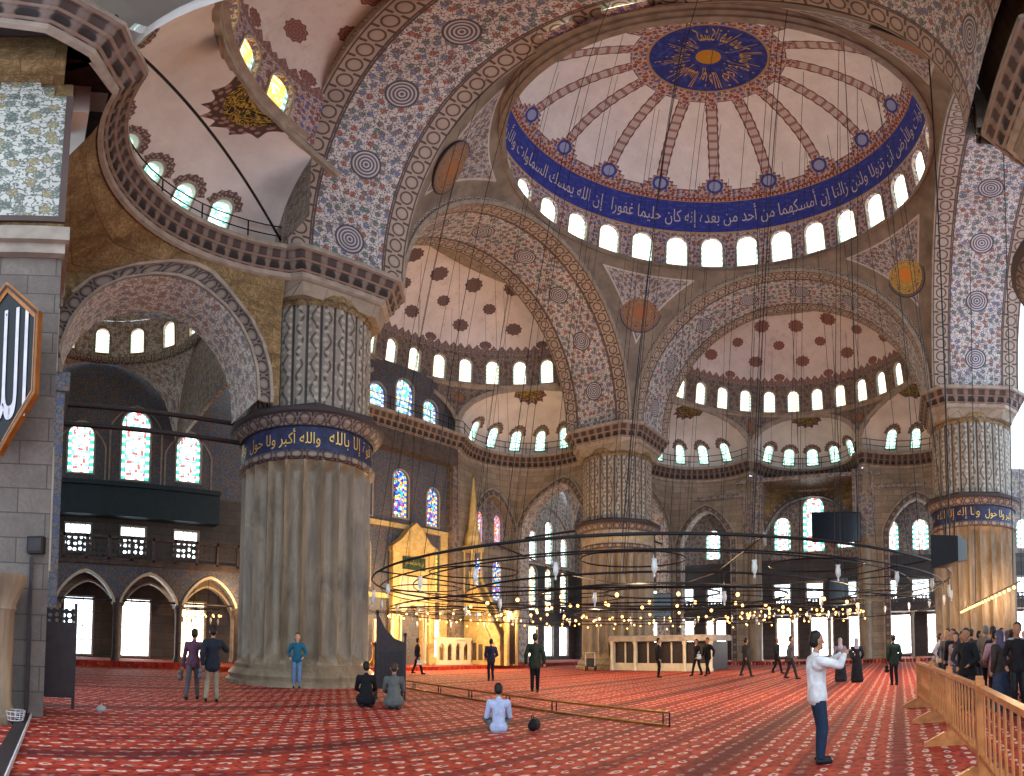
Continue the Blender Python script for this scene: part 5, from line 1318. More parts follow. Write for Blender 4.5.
# ------------------------------------------------------------------ chandeliers
def cup_mb():
    m = MB(); m.lathe([(.01, -.34), (.03, -.31), (.015, -.27), (.055, -.2), (.065, -.1), (.045, -.02), (.06, .02)], 10); return m
def ring_mesh(r, z, tr, n=72):
    m = MB(); m.tube([(r * cos(a), r * sin(a), z) for a in lin(0, 2 * pi, n)[:-1]], tr, 6, closed=True); return m
MT['cupglass'] = plain('clear_lamp_glass', (196, 200, 196), .12, 0, .05, 3, .8)
cup_me = None
def add_lamps(t, spots, ztop, drop, lit):
    """each lamp: chain + glass cup (+ glowing bulb)"""
    global cup_me
    for i, (x, y) in enumerate(spots):
        if lit:
            if 'b' not in LM:
                m = MB(); m.ball((0, 0, 0), .055, 8, 6); o = m.build('bulb', MT['bulb'], t); LM['b'] = o
            else: o = LM['b'].copy(); o.parent = t; COL.objects.link(o)
            o.location = (x, y, ztop - drop)
        else:
            if 'c' not in LM:
                o = cup_mb().build('glass_lamp', MT['cupglass'], t); LM['c'] = o
                m = MB(); m.tube([(0, 0, .02), (0, 0, .5)], .008, 4); k = m.build('chain', MT['black_metal'], o); LM['k'] = k
            else:
                o = LM['c'].copy(); o.parent = t; COL.objects.link(o); k = LM['k'].copy(); k.parent = o; COL.objects.link(k)
            o.location = (x, y, ztop - drop)
LM = {}
def circ(r, n, ph=0): return [(r * cos(ph + 2 * pi * i / n), r * sin(ph + 2 * pi * i / n)) for i in range(n)]
def dome_z(rho):
    rho = min(rho, R1 - .1); return Z1 + (Z2 - Z1) * sqrt(1 - (rho / R1) ** 2)
t = thing('chandelier', 'vast low ring chandelier of black iron under the main dome', 'chandelier', (-2.5, 2.0, -.45))
for r_, z, tr in ((11.5, 4.05, .035), (11.2, 3.8, .02), (10.0, 3.95, .02), (8.0, 3.75, .03), (5.2, 3.75, .04), (2.4, 3.9, .035)): ring_mesh(r_, z, tr).build('ring', MT['black_metal'], t)
for i in range(12):
    a = 2 * pi * i / 12 + .1; m = MB(); m.tube([(2.4 * cos(a), 2.4 * sin(a), 3.9), (8 * cos(a), 8 * sin(a), 3.75), (11.5 * cos(a), 11.5 * sin(a), 4.05)], .022, 5); m.build('spoke', MT['black_metal'], t)
for i in range(12):   # scrolled iron loops between the outer rings
    a = 2 * pi * i / 12 + .36; c = (9.5 * cos(a), 9.5 * sin(a)); m = MB(); m.tube([(c[0] + 1.3 * cos(b), c[1] + 1.3 * sin(b), 3.85) for b in lin(0, 2 * pi, 20)[:-1]], .018, 4, closed=True); m.build('loop', MT['black_metal'], t)
add_lamps(t, circ(11.5, 34, .05), 4.05, .5, False); add_lamps(t, circ(8.0, 14, .2), 3.75, .5, False)
for q, (r_, n_) in enumerate(((8.0, 30), (5.2, 22))): add_lamps(t, circ(r_, n_, .07), 3.45, .25, True)
m = MB()      # the many further small bulbs
rb = random.Random(3)
for r_, n_ in ((10.9, 84), (6.6, 40), (3.6, 22)):
    for x, y in circ(r_, n_, .03):
        if r_ > 10 and x * .86 + y * .5 < 2: continue
        m.ball((x, y, 2.95 + rb.uniform(-.12, .12)), .045, 6, 4)
tag(m.build('small_bulbs', MT['bulb'], t), kind='stuff')
m = MB(); rb = random.Random(5)
for r_, n_ in ((10.9, 84), (6.6, 40), (3.6, 22)):
    m.tube([(r_ * cos(a), r_ * sin(a), 3.1) for a in lin(0, 2 * pi, 60)[:-1]], .02, 4, closed=True)
m.build('bulb_wire', MT['black_metal'], t)
for i, (x, y) in enumerate(circ(11.5, 26, .12) + circ(8.0, 14, .3) + circ(5.2, 8, .2) + circ(2.4, 4, .5)):
    r_ = hypot(x, y); xt, yt = x * .86 + 2.4, y * .86 - 1.6; rt = hypot(xt, yt); kk = min(1, 9.3 / rt); xt, yt = xt * kk, yt * kk; m = MB(); m.tube([(x, y, 4.0 if r_ > 10 else 3.75), (xt, yt, dome_z(hypot(xt, yt)) + .4)], .012, 4, cap=False); m.build('cable', MT['black_metal'], t)
def chand(label, x, y, R_, z, nb, nc, ztop, ph=0.1):
    t = thing('chandelier', label, 'chandelier', (x, y, 0))
    ring_mesh(R_, z, .035, 40).build('ring', MT['black_metal'], t); ring_mesh(R_ * .55, z, .03, 30).build('ring', MT['black_metal'], t)
    for i in range(6):
        a = 2 * pi * i / 6 + ph; m = MB(); m.tube([(0, 0, z + .05), (R_ * cos(a), R_ * sin(a), z)], .02, 5); m.build('spoke', MT['black_metal'], t)
    add_lamps(t, circ(R_, nc, ph + .1), z, .5, False); add_lamps(t, circ(R_, nb, ph), z, .35, True)
    for i in range(8):
        a = 2 * pi * i / 8 + ph; m = MB(); m.tube([(R_ * cos(a), R_ * sin(a), z), (R_ * .8 * cos(a), R_ * .8 * sin(a), ztop)], .012, 4, cap=False); m.build('cable', MT['black_metal'], t)
chand('ring chandelier with glowing bulbs before the gold-lit prayer niche', .2, 17.3, 3.9, 3.4, 34, 10, 24.5)
chand('ring chandelier with glowing bulbs near the right gallery wall', 17.5, -.5, 4.4, 3.9, 36, 12, 24.5)
chand('small ring chandelier glowing under the left gallery arcade', -13.6, 23.6, 1.2, 3.1, 14, 4, 4.85)
for (x0, x1, y, z, lb) in ((-6.5, 13.5, -11.3, 2.95, 'long straight row of glowing bulbs before the right pier'), (-3.5, 8, -14.5, 2.7, 'second row of glowing bulbs behind the crowd')):
    t = thing('bulb_string', lb, 'lights', ((x0 + x1) / 2, y, z)); m = MB(); h_ = (x1 - x0) / 2; m.tube([(-h_, 0, .1), (h_, 0, .1)], .025, 5); m.build('bar', MT['black_metal'], t)
    add_lamps(t, [(-h_ + (x1 - x0) * i / 23, 0) for i in range(24)], 0, 0, True)
    for x in (-h_ * .9, 0, h_ * .9): m = MB(); m.tube([(x, 0, .1), (x, -.3, 18 if y > -14 else 17)], .017, 4, cap=False); m.build('cable', MT['black_metal'], t)

# ------------------------------------------------------------------ wooden barrier on the right
t = thing('wooden_barrier', 'long varnished wooden barrier with turned balusters before the standing crowd', 'barrier', (-13.5, -8.25, 0))
px = [-9.66, -12.25, -14.7, -17.16, -19.9, -22.4]; yy = lambda x: float(np.interp(-x, [9.66, 12.25, 14.7, 17.16, 19.9, 22.4], [-7.98, -8.17, -8.3, -8.42, -8.45, -8.5]))
for i, x in enumerate(px):
    m = MB(); X, Y = x + 13.5, yy(x) + 8.25; m.box((X - .05, Y - .05, .1), (X + .05, Y + .05, 1.08)); m.box((X - .04, Y - .04, 1.08), (X + .04, Y + .04, 1.12)); m.build('post', MT['wood'], t, smooth=False)
    m = MB(); m.poly([(X - .04, Y - .4, 0), (X - .04, Y + .42, 0), (X - .04, Y + .4, .06), (X - .04, Y + .1, .2), (X - .04, Y - .1, .2), (X - .04, Y - .38, .06)])
    m.poly([(X + .04, Y - .4, 0), (X + .04, Y + .42, 0), (X + .04, Y + .4, .06), (X + .04, Y + .1, .2), (X + .04, Y - .1, .2), (X + .04, Y - .38, .06)])
    q = [(-.4, 0), (.42, 0), (.4, .06), (.1, .2), (-.1, .2), (-.38, .06)]
    for a, b in zip(q, q[1:] + q[:1]): m.quad((X - .04, Y + a[0], a[1]), (X + .04, Y + a[0], a[1]), (X + .04, Y + b[0], b[1]), (X - .04, Y + b[0], b[1]))
    m.build('foot', MT['wood'], t, smooth=False)
bal = None
for x0, x1 in zip(px[:-1], px[1:]):
    for z, h_, w_ in ((.98, .05, .045), (.28, .05, .03)):
        m = MB(); a, b = (x0 + 13.5, yy(x0) + 8.25), (x1 + 13.5, yy(x1) + 8.25)
        for s_ in (1,):
            m.quad((a[0], a[1] - w_, z), (b[0], b[1] - w_, z), (b[0], b[1] - w_, z + h_), (a[0], a[1] - w_, z + h_)); m.quad((a[0], a[1] + w_, z), (b[0], b[1] + w_, z), (b[0], b[1] + w_, z + h_), (a[0], a[1] + w_, z + h_))
            m.quad((a[0], a[1] - w_, z + h_), (b[0], b[1] - w_, z + h_), (b[0], b[1] + w_, z + h_), (a[0], a[1] + w_, z + h_)); m.quad((a[0], a[1] - w_, z), (b[0], b[1] - w_, z), (b[0], b[1] + w_, z), (a[0], a[1] + w_, z))
        m.build('rail', MT['wood'], t, smooth=False)
    for i in range(1, 10):
        x = x0 + (x1 - x0) * i / 10
        if bal is None: m = MB(); m.tube([(0, 0, .3), (0, 0, .45), (0, 0, .65), (0, 0, .85), (0, 0, 1.0)], [.012, .017, .013, .017, .012], 6); o = m.build('baluster', MT['wood'], t); bal = o
        else: o = bal.copy(); o.parent = t; COL.objects.link(o)
        o.location = (x + 13.5, yy(x) + 8.25, 0)
# ------------------------------------------------------------------ low brass rail across the carpet
t = thing('low_brass_rail', 'long low double brass rail lying across the red carpet behind the seated people', 'rail', (-11.6, 3.2, 0))
A_, B_ = (-9.9, 10.2), (-13.05, -3.0); n = 7
for z in (.03, .27): m = MB(); m.tube([(A_[0] + 11.6, A_[1] - 3.2, z), (B_[0] + 11.6, B_[1] - 3.2, z)], .026, 8); m.build('bar', MT['brass'], t)
for i in range(n):
    f = (i + .15) / n if i < n - 1 else .99
    for d in (0, .012):
        x, y = A_[0] + (B_[0] - A_[0]) * (f + d), A_[1] + (B_[1] - A_[1]) * (f + d); m = MB(); m.box((x + 11.6 - .012, y - 3.2 - .012, 0), (x + 11.6 + .012, y - 3.2 + .012, .27)); m.build('post', MT['black_metal'], t, smooth=False)
# ------------------------------------------------------------------ people
def caps(m, a, ra, b, rb, n=10):
    a, b = Vector(a), Vector(b); d = b - a; L = d.length
    if L < 1e-6: m.ball(a, ra, n, 6); return
    d.normalize(); x = Vector((0, 0, 1)) if abs(d.z) < .9 else Vector((1, 0, 0)); x = (x - d * x.dot(d)).normalized(); y = d.cross(x)
    rings = []
    for t in (-80, -50, -20): rings.append((a + d * (ra * sin(radians(t))), ra * cos(radians(t))))
    rings.append((a, ra)); rings.append((b, rb))
    for t in (20, 50, 80): rings.append((b + d * (rb * sin(radians(t))), rb * cos(radians(t))))
    i0 = len(m.v)
    for c, r in rings:
        for k in range(n): an = 2 * pi * k / n; m.v.append(tuple(c + x * (r * cos(an)) + y * (r * sin(an))))
    for j in range(len(rings) - 1):
        for k in range(n): l = (k + 1) % n; m.face((i0 + j * n + k, i0 + j * n + l, i0 + (j + 1) * n + l, i0 + (j + 1) * n + k))
    m.face([i0 + k for k in range(n)][::-1]); m.face([i0 + (len(rings) - 1) * n + k for k in range(n)])
def blend(name, m, mat, parent, vox=.014, smooth=4):
    me = bpy.data.meshes.new(name); me.from_pydata(m.v, [], m.f); o = bpy.data.objects.new(name, me); COL.objects.link(o)
    r = o.modifiers.new('r', 'REMESH'); r.mode = 'VOXEL'; r.voxel_size = vox; r.use_smooth_shade = True
    s = o.modifiers.new('s', 'SMOOTH'); s.factor = .5; s.iterations = smooth
    bpy.context.view_layer.update(); n = bpy.data.meshes.new_from_object(o.evaluated_get(bpy.context.evaluated_depsgraph_get()))
    o.modifiers.clear(); o.data = n; bpy.data.meshes.remove(me); n.name = name
    n.materials.clear(); n.materials.append(mat); n.polygons.foreach_set('use_smooth', [True] * len(n.polygons)); o.parent = parent; reg(o); return o
def ik(a, b, l1, l2, hint):
    a, b, hint = Vector(a), Vector(b), Vector(hint); d = b - a; L = min(d.length, (l1 + l2) * .999); dn = d.normalized()
    x = (l1 * l1 - l2 * l2 + L * L) / (2 * L); h = sqrt(max(0, l1 * l1 - x * x)); hp = (hint - dn * hint.dot(dn)).normalized()
    return a + dn * x + hp * h
CLM = {}
def cloth(rgb, rough=.85):
    if rgb not in CLM:
        b = NB('cloth_%d_%d_%d' % rgb, rough, .2); c = hx(*rgb); k = b.ramp(b.noise(b.obj(), 7, 4, .6), [(.3, tuple(q * .75 for q in c)), (.7, tuple(min(1, q * 1.2) for q in c))]); CLM[rgb] = b.out(k)
    return CLM[rgb]
SKIN = {k: plain('skin_' + k, v, .55, 0, .08, 12) for k, v in (('light', (198, 150, 122)), ('tan', (166, 118, 90)), ('dark', (120, 84, 64)))}
HAIR = {k: plain('hair_' + k, v, .55, 0, .2, 30) for k, v in (('black', (22, 18, 17)), ('brown', (58, 40, 30)), ('grey', (120, 116, 112)))}
def figure(label, loc, rz, h=1.72, pose='stand', top=(40, 40, 44), bottom=(36, 38, 46), skin='tan', hair='black', shoes=(26, 24, 24), arms=((.03, -.24, .86), (.03, .24, .86)), feet=None, lean=0.0, coat=0.0, skirt=0, scarf=None, vox=.014, group=None, name='person', turn=0.0, look=0.0, bag=None, pelvis=None, cuffs=True, collar=None):
    s = h / 1.72; t = thing(name, label, 'person', loc, rz, group); t.scale = (s, s, s)
    pel = Vector(pelvis or (0, 0, .93)); 
    def up(dz, dy=0.0, dx=0.0):   # point on the leaning trunk
        return pel + Vector((dx * cos(lean) + dz * sin(lean), dy, dz * cos(lean) - dx * sin(lean)))
    chest = up(.36); neck = up(.52); head = up(.70, 0, .03); sh = [up(.45, sg * .195) for sg in (-1, 1)]; hip = [up(-.02, sg * .09) for sg in (-1, 1)]
    feet = feet or ((.0, -.1, .08), (.0, .1, .08))
    knees = []; 
    for sg, f, hp in zip((-1, 1), feet, hip):
        hint = (1, 0, .1) if pose in ('stand', 'walk') else ((.4, sg * 1.0, .5) if pose == 'cross' else (1, 0, -.12))
        knees.append(ik(hp, f, .42, .418, hint))
    hands = [Vector(a) for a in arms]; elb = []
    for sg, a, q in zip((-1, 1), hands, sh): elb.append(ik(q, a, .29, .26, (-.8, sg * .55, -.35)))
    b = MB()
    hd = Vector((cos(look), sin(look), 0))
    caps(b, head + hd * .01 + Vector((0, 0, .035)), .092, head + hd * .02 + Vector((0, 0, -.045)), .07)
    caps(b, head + hd * .095 + Vector((0, 0, .01)), .012, head + hd * .115 + Vector((0, 0, -.02)), .016, 6)       # nose
    caps(b, head + hd * .06 + Vector((0, 0, -.085)), .03, head + hd * .05 + Vector((0, 0, -.075)), .035, 8)         # chin
    sd = Vector((-hd.y, hd.x, 0))
    for q in (-1, 1): caps(b, head + sd * (q * .088) + Vector((0, 0, .015)), .018, head + sd * (q * .088) + Vector((0, 0, -.025)), .014, 6)
    caps(b, neck - Vector((0, 0, .03)), .056, head + Vector((0, 0, -.06)), .052)
    caps(b, pel, .125, chest, .135); caps(b, up(.40, -.09), .095, up(.40, .09), .095); caps(b, up(-.02, -.07), .11, up(-.02, .07), .11)
    for i, sg in enumerate((-1, 1)):
        caps(b, sh[i], .055, elb[i], .042); caps(b, elb[i], .04, hands[i], .028)
        d = (hands[i] - elb[i]).normalized(); p = hands[i] + d * .05; sdv = Vector((0, 0, 1)).cross(d)
        sdv = sdv.normalized() if sdv.length > .1 else Vector((0, 1, 0)); nn = d.cross(sdv)
        curl = nn * (-sg * .0) + Vector((.02, 0, 0))
        caps(b, hands[i] + d * .01, .03, p + d * .015, .034, 8)
        for k, ln in enumerate((.066, .078, .07, .055)):
            o_ = sdv * ((k - 1.5) * .021); k1 = p + o_ + d * .035; caps(b, k1, .0105, k1 + d * ln * .55 + curl * .4, .0095, 6); caps(b, k1 + d * ln * .55 + curl * .4, .0095, k1 + d * ln * .9 + curl * 1.4, .008, 6)
        caps(b, hands[i] + sdv * (-.03) + d * .02, .012, hands[i] + sdv * (-.052) + d * .07, .0095, 6)
        caps(b, hip[i], .085, knees[i], .058); caps(b, knees[i], .054, Vector(feet[i]), .036)
        fd = Vector((.14, 0, -.035)) if pose != 'kneel' else Vector((-.13, 0, -.03)); caps(b, Vector(feet[i]) + Vector((-.02, 0, -.035)), .036, Vector(feet[i]) + fd, .03)
    body = blend('body', b, SKIN[skin], t, vox)
    if vox < .012:      # eyes and mouth on the nearest figures
        for q in (-1, 1): e = MB(); e.ball(head + hd * .088 + sd * (q * .032) + Vector((0, 0, .012)), .0095, 8, 6); e.build('eye', HAIR['black'], t)
        e = MB(); caps(e, head + hd * .1 + sd * .018 + Vector((0, 0, -.055)), .006, head + hd * .1 - sd * .018 + Vector((0, 0, -.055)), .006, 6); e.build('mouth', plain('lips', (140, 80, 70), .5), t)
    # hair
    if not scarf:
        m = MB(); caps(m, head - hd * .02 + Vector((0, 0, .06)), .098, head - hd * .035 + Vector((0, 0, .0)), .088); m2 = blend('hair', m, HAIR[hair], t, vox)
    else:
        m = MB(); caps(m, head - hd * .018 + Vector((0, 0, .05)), .108, head - hd * .03 + Vector((0, 0, -.06)), .1); caps(m, neck + Vector((0, 0, .04)), .1, neck - Vector((0, 0, .07)), .15); blend('headscarf', m, cloth(scarf), t, vox)
    # top
    m = MB(); w = .02 + (.018 if coat else 0)
    hem = up(-.06 - coat)
    caps(m, up(.41, -.12), .09 + w, up(.41, .12), .09 + w); caps(m, pel + (chest - pel) * .1, .118 + w, chest, .132 + w)
    if pose in ('stand', 'walk'):
        caps(m, up(-.03 - coat, -.06), .118 + w * .8, up(.1, -.05), .104 + w); caps(m, up(-.03 - coat, .06), .118 + w * .8, up(.1, .05), .104 + w)
    else: caps(m, up(-.04, -.06), .12 + w, up(-.04, .06), .12 + w)
    if pose == 'kneel':
        caps(m, (-.16, -.1, .16), .15, (-.16, .1, .16), .15); caps(m, (0, -.12, .17), .15, (.28, -.12, .13), .12); caps(m, (0, .12, .17), .15, (.28, .12, .13), .12); caps(m, (-.08, 0, .2), .2, tuple(up(.2)), .17)
    for i in range(2): caps(m, sh[i], .058 + w * .8, elb[i], .045 + w * .7); caps(m, elb[i], .044 + w * .7, elb[i] + (hands[i] - elb[i]) * .93, .034 + w * .6)
    caps(m, neck - Vector((0, 0, .05)), .075, neck + Vector((0, 0, .0)), .066)
    blend('coat' if coat else 'shirt', m, cloth(top), t, vox)
    if collar: m = MB(); m.tube([neck + Vector((.075 * cos(a), .075 * sin(a), -.0 + .0 * cos(a))) for a in lin(0, 2 * pi, 14)[:-1]], .018, 6, closed=True); m.build('collar', cloth(collar), t)
    # bottom
    m = MB()
    if skirt:
        z0 = .12; 
        for k in range(7):
            f = k / 6; c = Vector((0, 0, pel.z - .02)) * (1 - f) + Vector((sum(q[0] for q in feet) / 2, 0, z0)) * f; caps(m, c + Vector((0, -.05, 0)), .15 + .09 * f, c + Vector((0, .05, 0)), .15 + .09 * f, 12)
        blend('skirt', m, cloth(bottom), t, vox + .004)
    else:
        caps(m, up(-.02, -.055), .108, up(-.02, .055), .108)
        for i in range(2): caps(m, hip[i], .098, knees[i], .076); caps(m, knees[i], .074, Vector(feet[i]) + (knees[i] - Vector(feet[i])) * .08, .06)
        blend('trousers', m, cloth(bottom), t, vox)
    for i in range(2):
        m = MB(); f = Vector(feet[i]); 
        if pose == 'kneel': caps(m, f + Vector((.0, 0, -.02)), .045, f + Vector((-.14, 0, -.03)), .035)
        else: caps(m, f + Vector((-.035, 0, -.035)), .044, f + Vector((.15, 0, -.042)), .037)
        blend('shoe', m, cloth(shoes, .5), t, vox)
    if bag:
        m = MB(); c = Vector(bag[0]); caps(m, c + Vector((-.08, 0, -.08)), .07, c + Vector((.08, 0, -.08)), .07); caps(m, c + Vector((-.07, 0, .05)), .06, c + Vector((.07, 0, .05)), .06); blend('carried_bag', m, cloth(bag[1]), t, .016)
        m = MB(); m.tube([c + Vector((-.08, 0, .1)), c + Vector((0, 0, .24)), c + Vector((.08, 0, .1))], .012, 6); m.build('bag_strap', cloth(bag[1]), t)
    return t
W1 = dict(feet=((.26, -.09, .08), (-.26, .09, .12)), arms=((-.15, -.25, .9), (.2, .24, .92)), pose='walk')
W2 = dict(feet=((-.24, -.09, .13), (.24, .09, .08)), arms=((.18, -.24, .92), (-.14, .25, .9)), pose='walk')
def fl3(x, y): return (x, y, 0)
# the photographer on the right
p = figure('young man in a white shirt and dark jeans photographing the dome', (-15.8, -6.42, 0), radians(-62), 1.6, 'stand', (206, 204, 204), (34, 48, 70), 'tan', 'black',
       arms=((.40, -.09, 1.44), (.42, .07, 1.45)), vox=.0085, look=.0, shoes=(26, 26, 30), feet=((.0, -.09, .08), (.05, .1, .08)), lean=-.03)
m = MB(); m.box((.47, -.07, 1.40), (.51, .07, 1.49)); m.tube([(.51, 0, 1.445), (.55, 0, 1.445)], .028, 12)
t = thing('camera', 'small black camera held up by the man in the white shirt', 'camera', (-15.8, -6.42, -.1), radians(-62)); m.build('camera_body', MT['black_metal'], t, smooth=False)
m = MB(); m.lathe([(.001, 0), (.02, .004), (.024, .01)], 12); o = m.build('lens', MT['glassclear'], t); o.location = (.555, 0, 1.445); o.rotation_euler = (0, pi / 2, 0)
# seated man in the pale blue shirt
figure('man in a pale blue shirt seated cross-legged with his back turned', (-15.4, -.6, 0), radians(48), 1.5, 'cross', (166, 176, 206), (96, 92, 88), 'tan', 'black', pelvis=(0, 0, .14), lean=.12,
       feet=((.38, .12, .07), (.42, -.12, .07)), arms=((.34, -.13, .3), (.34, .13, .3)), vox=.01, shoes=(60, 56, 54))
t = thing('black_bag', 'soft black bag lying on the carpet beside the man in pale blue', 'bag', (-14.75, -.95, 0), .4)
m = MB(); caps(m, (-.14, 0, .1), .1, (.14, 0, .09), .09); caps(m, (-.1, 0, .16), .07, (.1, 0, .15), .07); blend('bag_body', m, cloth((24, 22, 26)), t, .014); m = MB(); m.tube([(-.1, .02, .2), (-.05, .05, .26), (.05, .05, .26), (.1, .02, .2)], .012, 6); m.build('strap', cloth((24, 22, 26)), t)
# seated pair by the chair
figure('person in a black coat kneeling on the carpet, left of the grey coat', (-14.95, 4.45, 0), radians(58), 1.72, 'kneel', (24, 24, 28), (24, 24, 28), 'tan', 'black', pelvis=(-.05, 0, .24), lean=.16, coat=.0, feet=((-.25, -.1, .07), (-.25, .1, .07)), arms=((.34, -.16, .34), (.34, .16, .34)))
figure('person in a grey coat kneeling beside the black-coated one', (-14.6, 3.7, 0), radians(52), 1.72, 'kneel', (88, 90, 88), (60, 60, 62), 'tan', 'brown', pelvis=(-.05, 0, .24), lean=.14, feet=((-.25, -.1, .07), (-.25, .1, .07)), arms=((.34, -.16, .34), (.34, .16, .34)))
# walking pair on the left
figure('man in a dark jacket and khaki trousers raising one arm, walking left of the pier', (-18.6, 6.2, 0), radians(75), 1.76, 'walk', (34, 38, 48), (136, 128, 108), 'tan', 'black', arms=((.42, -.34, 1.22), (-.08, .25, .88)), feet=((.02, -.13, .08), (-.04, .15, .09)), vox=.0115, coat=.06, bag=((-.05, .3, .68), (90, 90, 96)))
figure('man in a maroon sweater and grey trousers leaning against the dark-jacketed man', (-18.98, 6.72, 0), radians(62), 1.7, 'walk', (86, 56, 74), (78, 74, 78), 'tan', 'black', lean=.14, arms=((.25, -.26, 1.1), (.1, .3, .82)), feet=((.22, -.1, .08), (-.3, .1, .1)), vox=.0115, bag=((-.05, .33, .62), (96, 96, 92)))
# man by the pier
figure('man in a teal shirt and blue jeans standing before the great pier', (-14.15, 10.0, 0), radians(-120), 1.74, 'stand', (32, 96, 120), (96, 128, 166), 'light', 'brown', arms=((.12, -.24, .98), (.14, .22, 1.0)), vox=.0125)
# walkers in the middle
figure('man in dark clothes striding right past the carved chair with a white bag', (-3.6, 16.0, 0), radians(-30), 1.76, top=(26, 26, 40), bottom=(24, 24, 32), **W1, bag=((.05, -.3, .6), (220, 220, 224)))
figure('man in a navy jacket standing still, back turned, before the pulpit', (-4.2, 9.9, 0), radians(60), 1.72, 'stand', (30, 30, 56), (22, 22, 30), arms=((.2, -.2, 1.0), (.2, .2, 1.0)), coat=.05)
figure('man in a dark green jacket and black trousers walking toward the middle pier', (-7.9, 4.4, 0), radians(35), 1.84, top=(34, 46, 38), bottom=(16, 16, 20), coat=.08, feet=((.12, -.08, .08), (-.14, .08, .11)), arms=((-.05, -.3, .88), (.06, .3, .88)), pose='walk')
figure('man in black standing before the marble platform', (2.4, 4.5, 0), radians(-60), 1.8, 'stand', (20, 20, 24), (22, 22, 26), coat=.04)
figure('man in black of a pair walking, carrying a pale folder', (4.3, 3.1, 0), radians(150), 1.74, top=(22, 24, 30), bottom=(24, 24, 30), **W1, bag=((.1, .3, .95), (190, 200, 210)))
figure('man in black of a pair walking, close behind the one with the folder', (4.9, 2.7, 0), radians(160), 1.8, top=(22, 22, 26), bottom=(20, 20, 26), **W2, coat=.05)
figure('person in dark grey striding right, left of the two striding men', (4.0, .3, 0), radians(-40), 1.74, top=(48, 44, 48), bottom=(36, 40, 38), **W1)
figure('man in a black coat walking just left of the grey-jacketed strider', (6.6, -.75, 0), radians(-100), 1.74, top=(26, 28, 32), bottom=(22, 24, 28), **W2, coat=.12)
figure('man in a grey jacket with a bag striding toward the right', (1.8, -2.5, 0), radians(-75), 1.76, top=(82, 76, 82), bottom=(48, 44, 46), **W1, bag=((-.15, -.28, .85), (60, 50, 48)))
figure('woman in a long black skirt beside the blue window light, left of the man in white shirt camera', (-.6, -5.75, 0), radians(10), 1.6, 'stand', (22, 24, 36), (20, 22, 30), skirt=1, scarf=(130, 134, 150), arms=((.1, -.22, .95), (.1, .22, .95))) ['label'] = 'woman in black with a grey headscarf and long black skirt'
figure('woman in a lavender headscarf standing close beside the black skirt', (.1, -5.0, 0), radians(10), 1.62, 'stand', (110, 106, 128), (40, 40, 50), skirt=1, scarf=(150, 146, 160), arms=((.1, -.22, .95), (.1, .22, .95)))['label'] = 'woman in a lavender top and headscarf beside the long black skirt'
figure('person in a dark green jacket at the far open end of the wooden barrier', (-2.6, -7.3, 0), radians(20), 1.66, 'stand', (34, 48, 42), (26, 28, 34), coat=.1, bag=((0, .3, .6), (22, 22, 24)))
# crowd behind the barrier
tops = [(28, 30, 34), (60, 56, 60), (150, 130, 140), (24, 24, 28), (90, 90, 96), (40, 46, 60), (170, 168, 176), (32, 30, 32), (70, 60, 56), (196, 150, 160), (24, 28, 30), (110, 104, 100)]
words = ['black', 'charcoal', 'pale mauve', 'black', 'grey', 'navy', 'light grey', 'black', 'brown', 'pink', 'dark green', 'taupe']
bots = [(34, 36, 46), (26, 26, 30), (60, 70, 92), (40, 38, 38)]
protos = []
rc = random.Random(11)
spots = []
rows = [(-9.1, [-10.6, -9.6, -8.4, -7.3, -6.2, -4.4, -2.6]), (-9.9, [-12.0, -11.0, -9.9, -8.8, -7.7, -6.5, -5.0, -1.4]), (-10.7, [-12.6, -11.5, -10.3, -9.2, -8.1, -7.0, -5.8]), (-11.8, [-13.2, -12.1, -10.9, -9.7, -8.2, -6.6, -4.6, -2.5])]
i = 0
for ry, xs_ in rows:
    for x in xs_: spots.append((x + rc.uniform(-.12, .12), ry + rc.uniform(-.1, .1), i)); i += 1
for k, (sk, hr, scf, skt, ct) in enumerate((('tan', 'black', None, 0, .08), ('tan', 'brown', None, 0, 0), ('light', 'black', (60, 52, 60), 1, .1), ('tan', 'black', None, 0, .12), ('light', 'brown', None, 0, 0), ('tan', 'grey', None, 0, .06))):
    x, y, j = spots[k]
    t = figure('x', (x, y, 0), rc.uniform(2.2, 4.2), rc.uniform(1.6, 1.8), 'stand', tops[k], bots[k % 4], sk, hr, coat=ct, skirt=skt, scarf=scf, arms=((.12 if k % 2 else .05, -.24, .95), (.22 if k % 3 == 0 else .05, .23, 1.0 if k % 3 == 0 else .88)), vox=.016, look=rc.uniform(-.4, .4))
    protos.append(t)
allc = list(protos)
for n_, (x, y, j) in enumerate(spots[6:]):
    src = protos[n_ % 6]; c = copy_tree(src); c.location = (x, y, 0); c.rotation_euler = (0, 0, rc.choice([rc.uniform(-1.0, 1.0), rc.uniform(-1.4, .6), rc.uniform(2.0, 4.2)])); s_ = rc.uniform(.93, 1.04); c.scale = (s_, s_, s_)
    for ch in CH[c.name]:
        kind = ch.name.split('.')[0]
        if kind in ('shirt', 'coat', 'headscarf', 'trousers', 'skirt'):
            ch.material_slots[0].link = 'OBJECT'; ch.material_slots[0].material = cloth(tops[(n_ + 6) % 12]) if kind in ('shirt', 'coat') else (cloth(bots[n_ % 4]) if kind in ('trousers', 'skirt') else cloth((90, 84, 110)))
    allc.append(c)
rown = ['in the row at the barrier', 'in the second row', 'in the third row', 'in the rear row']
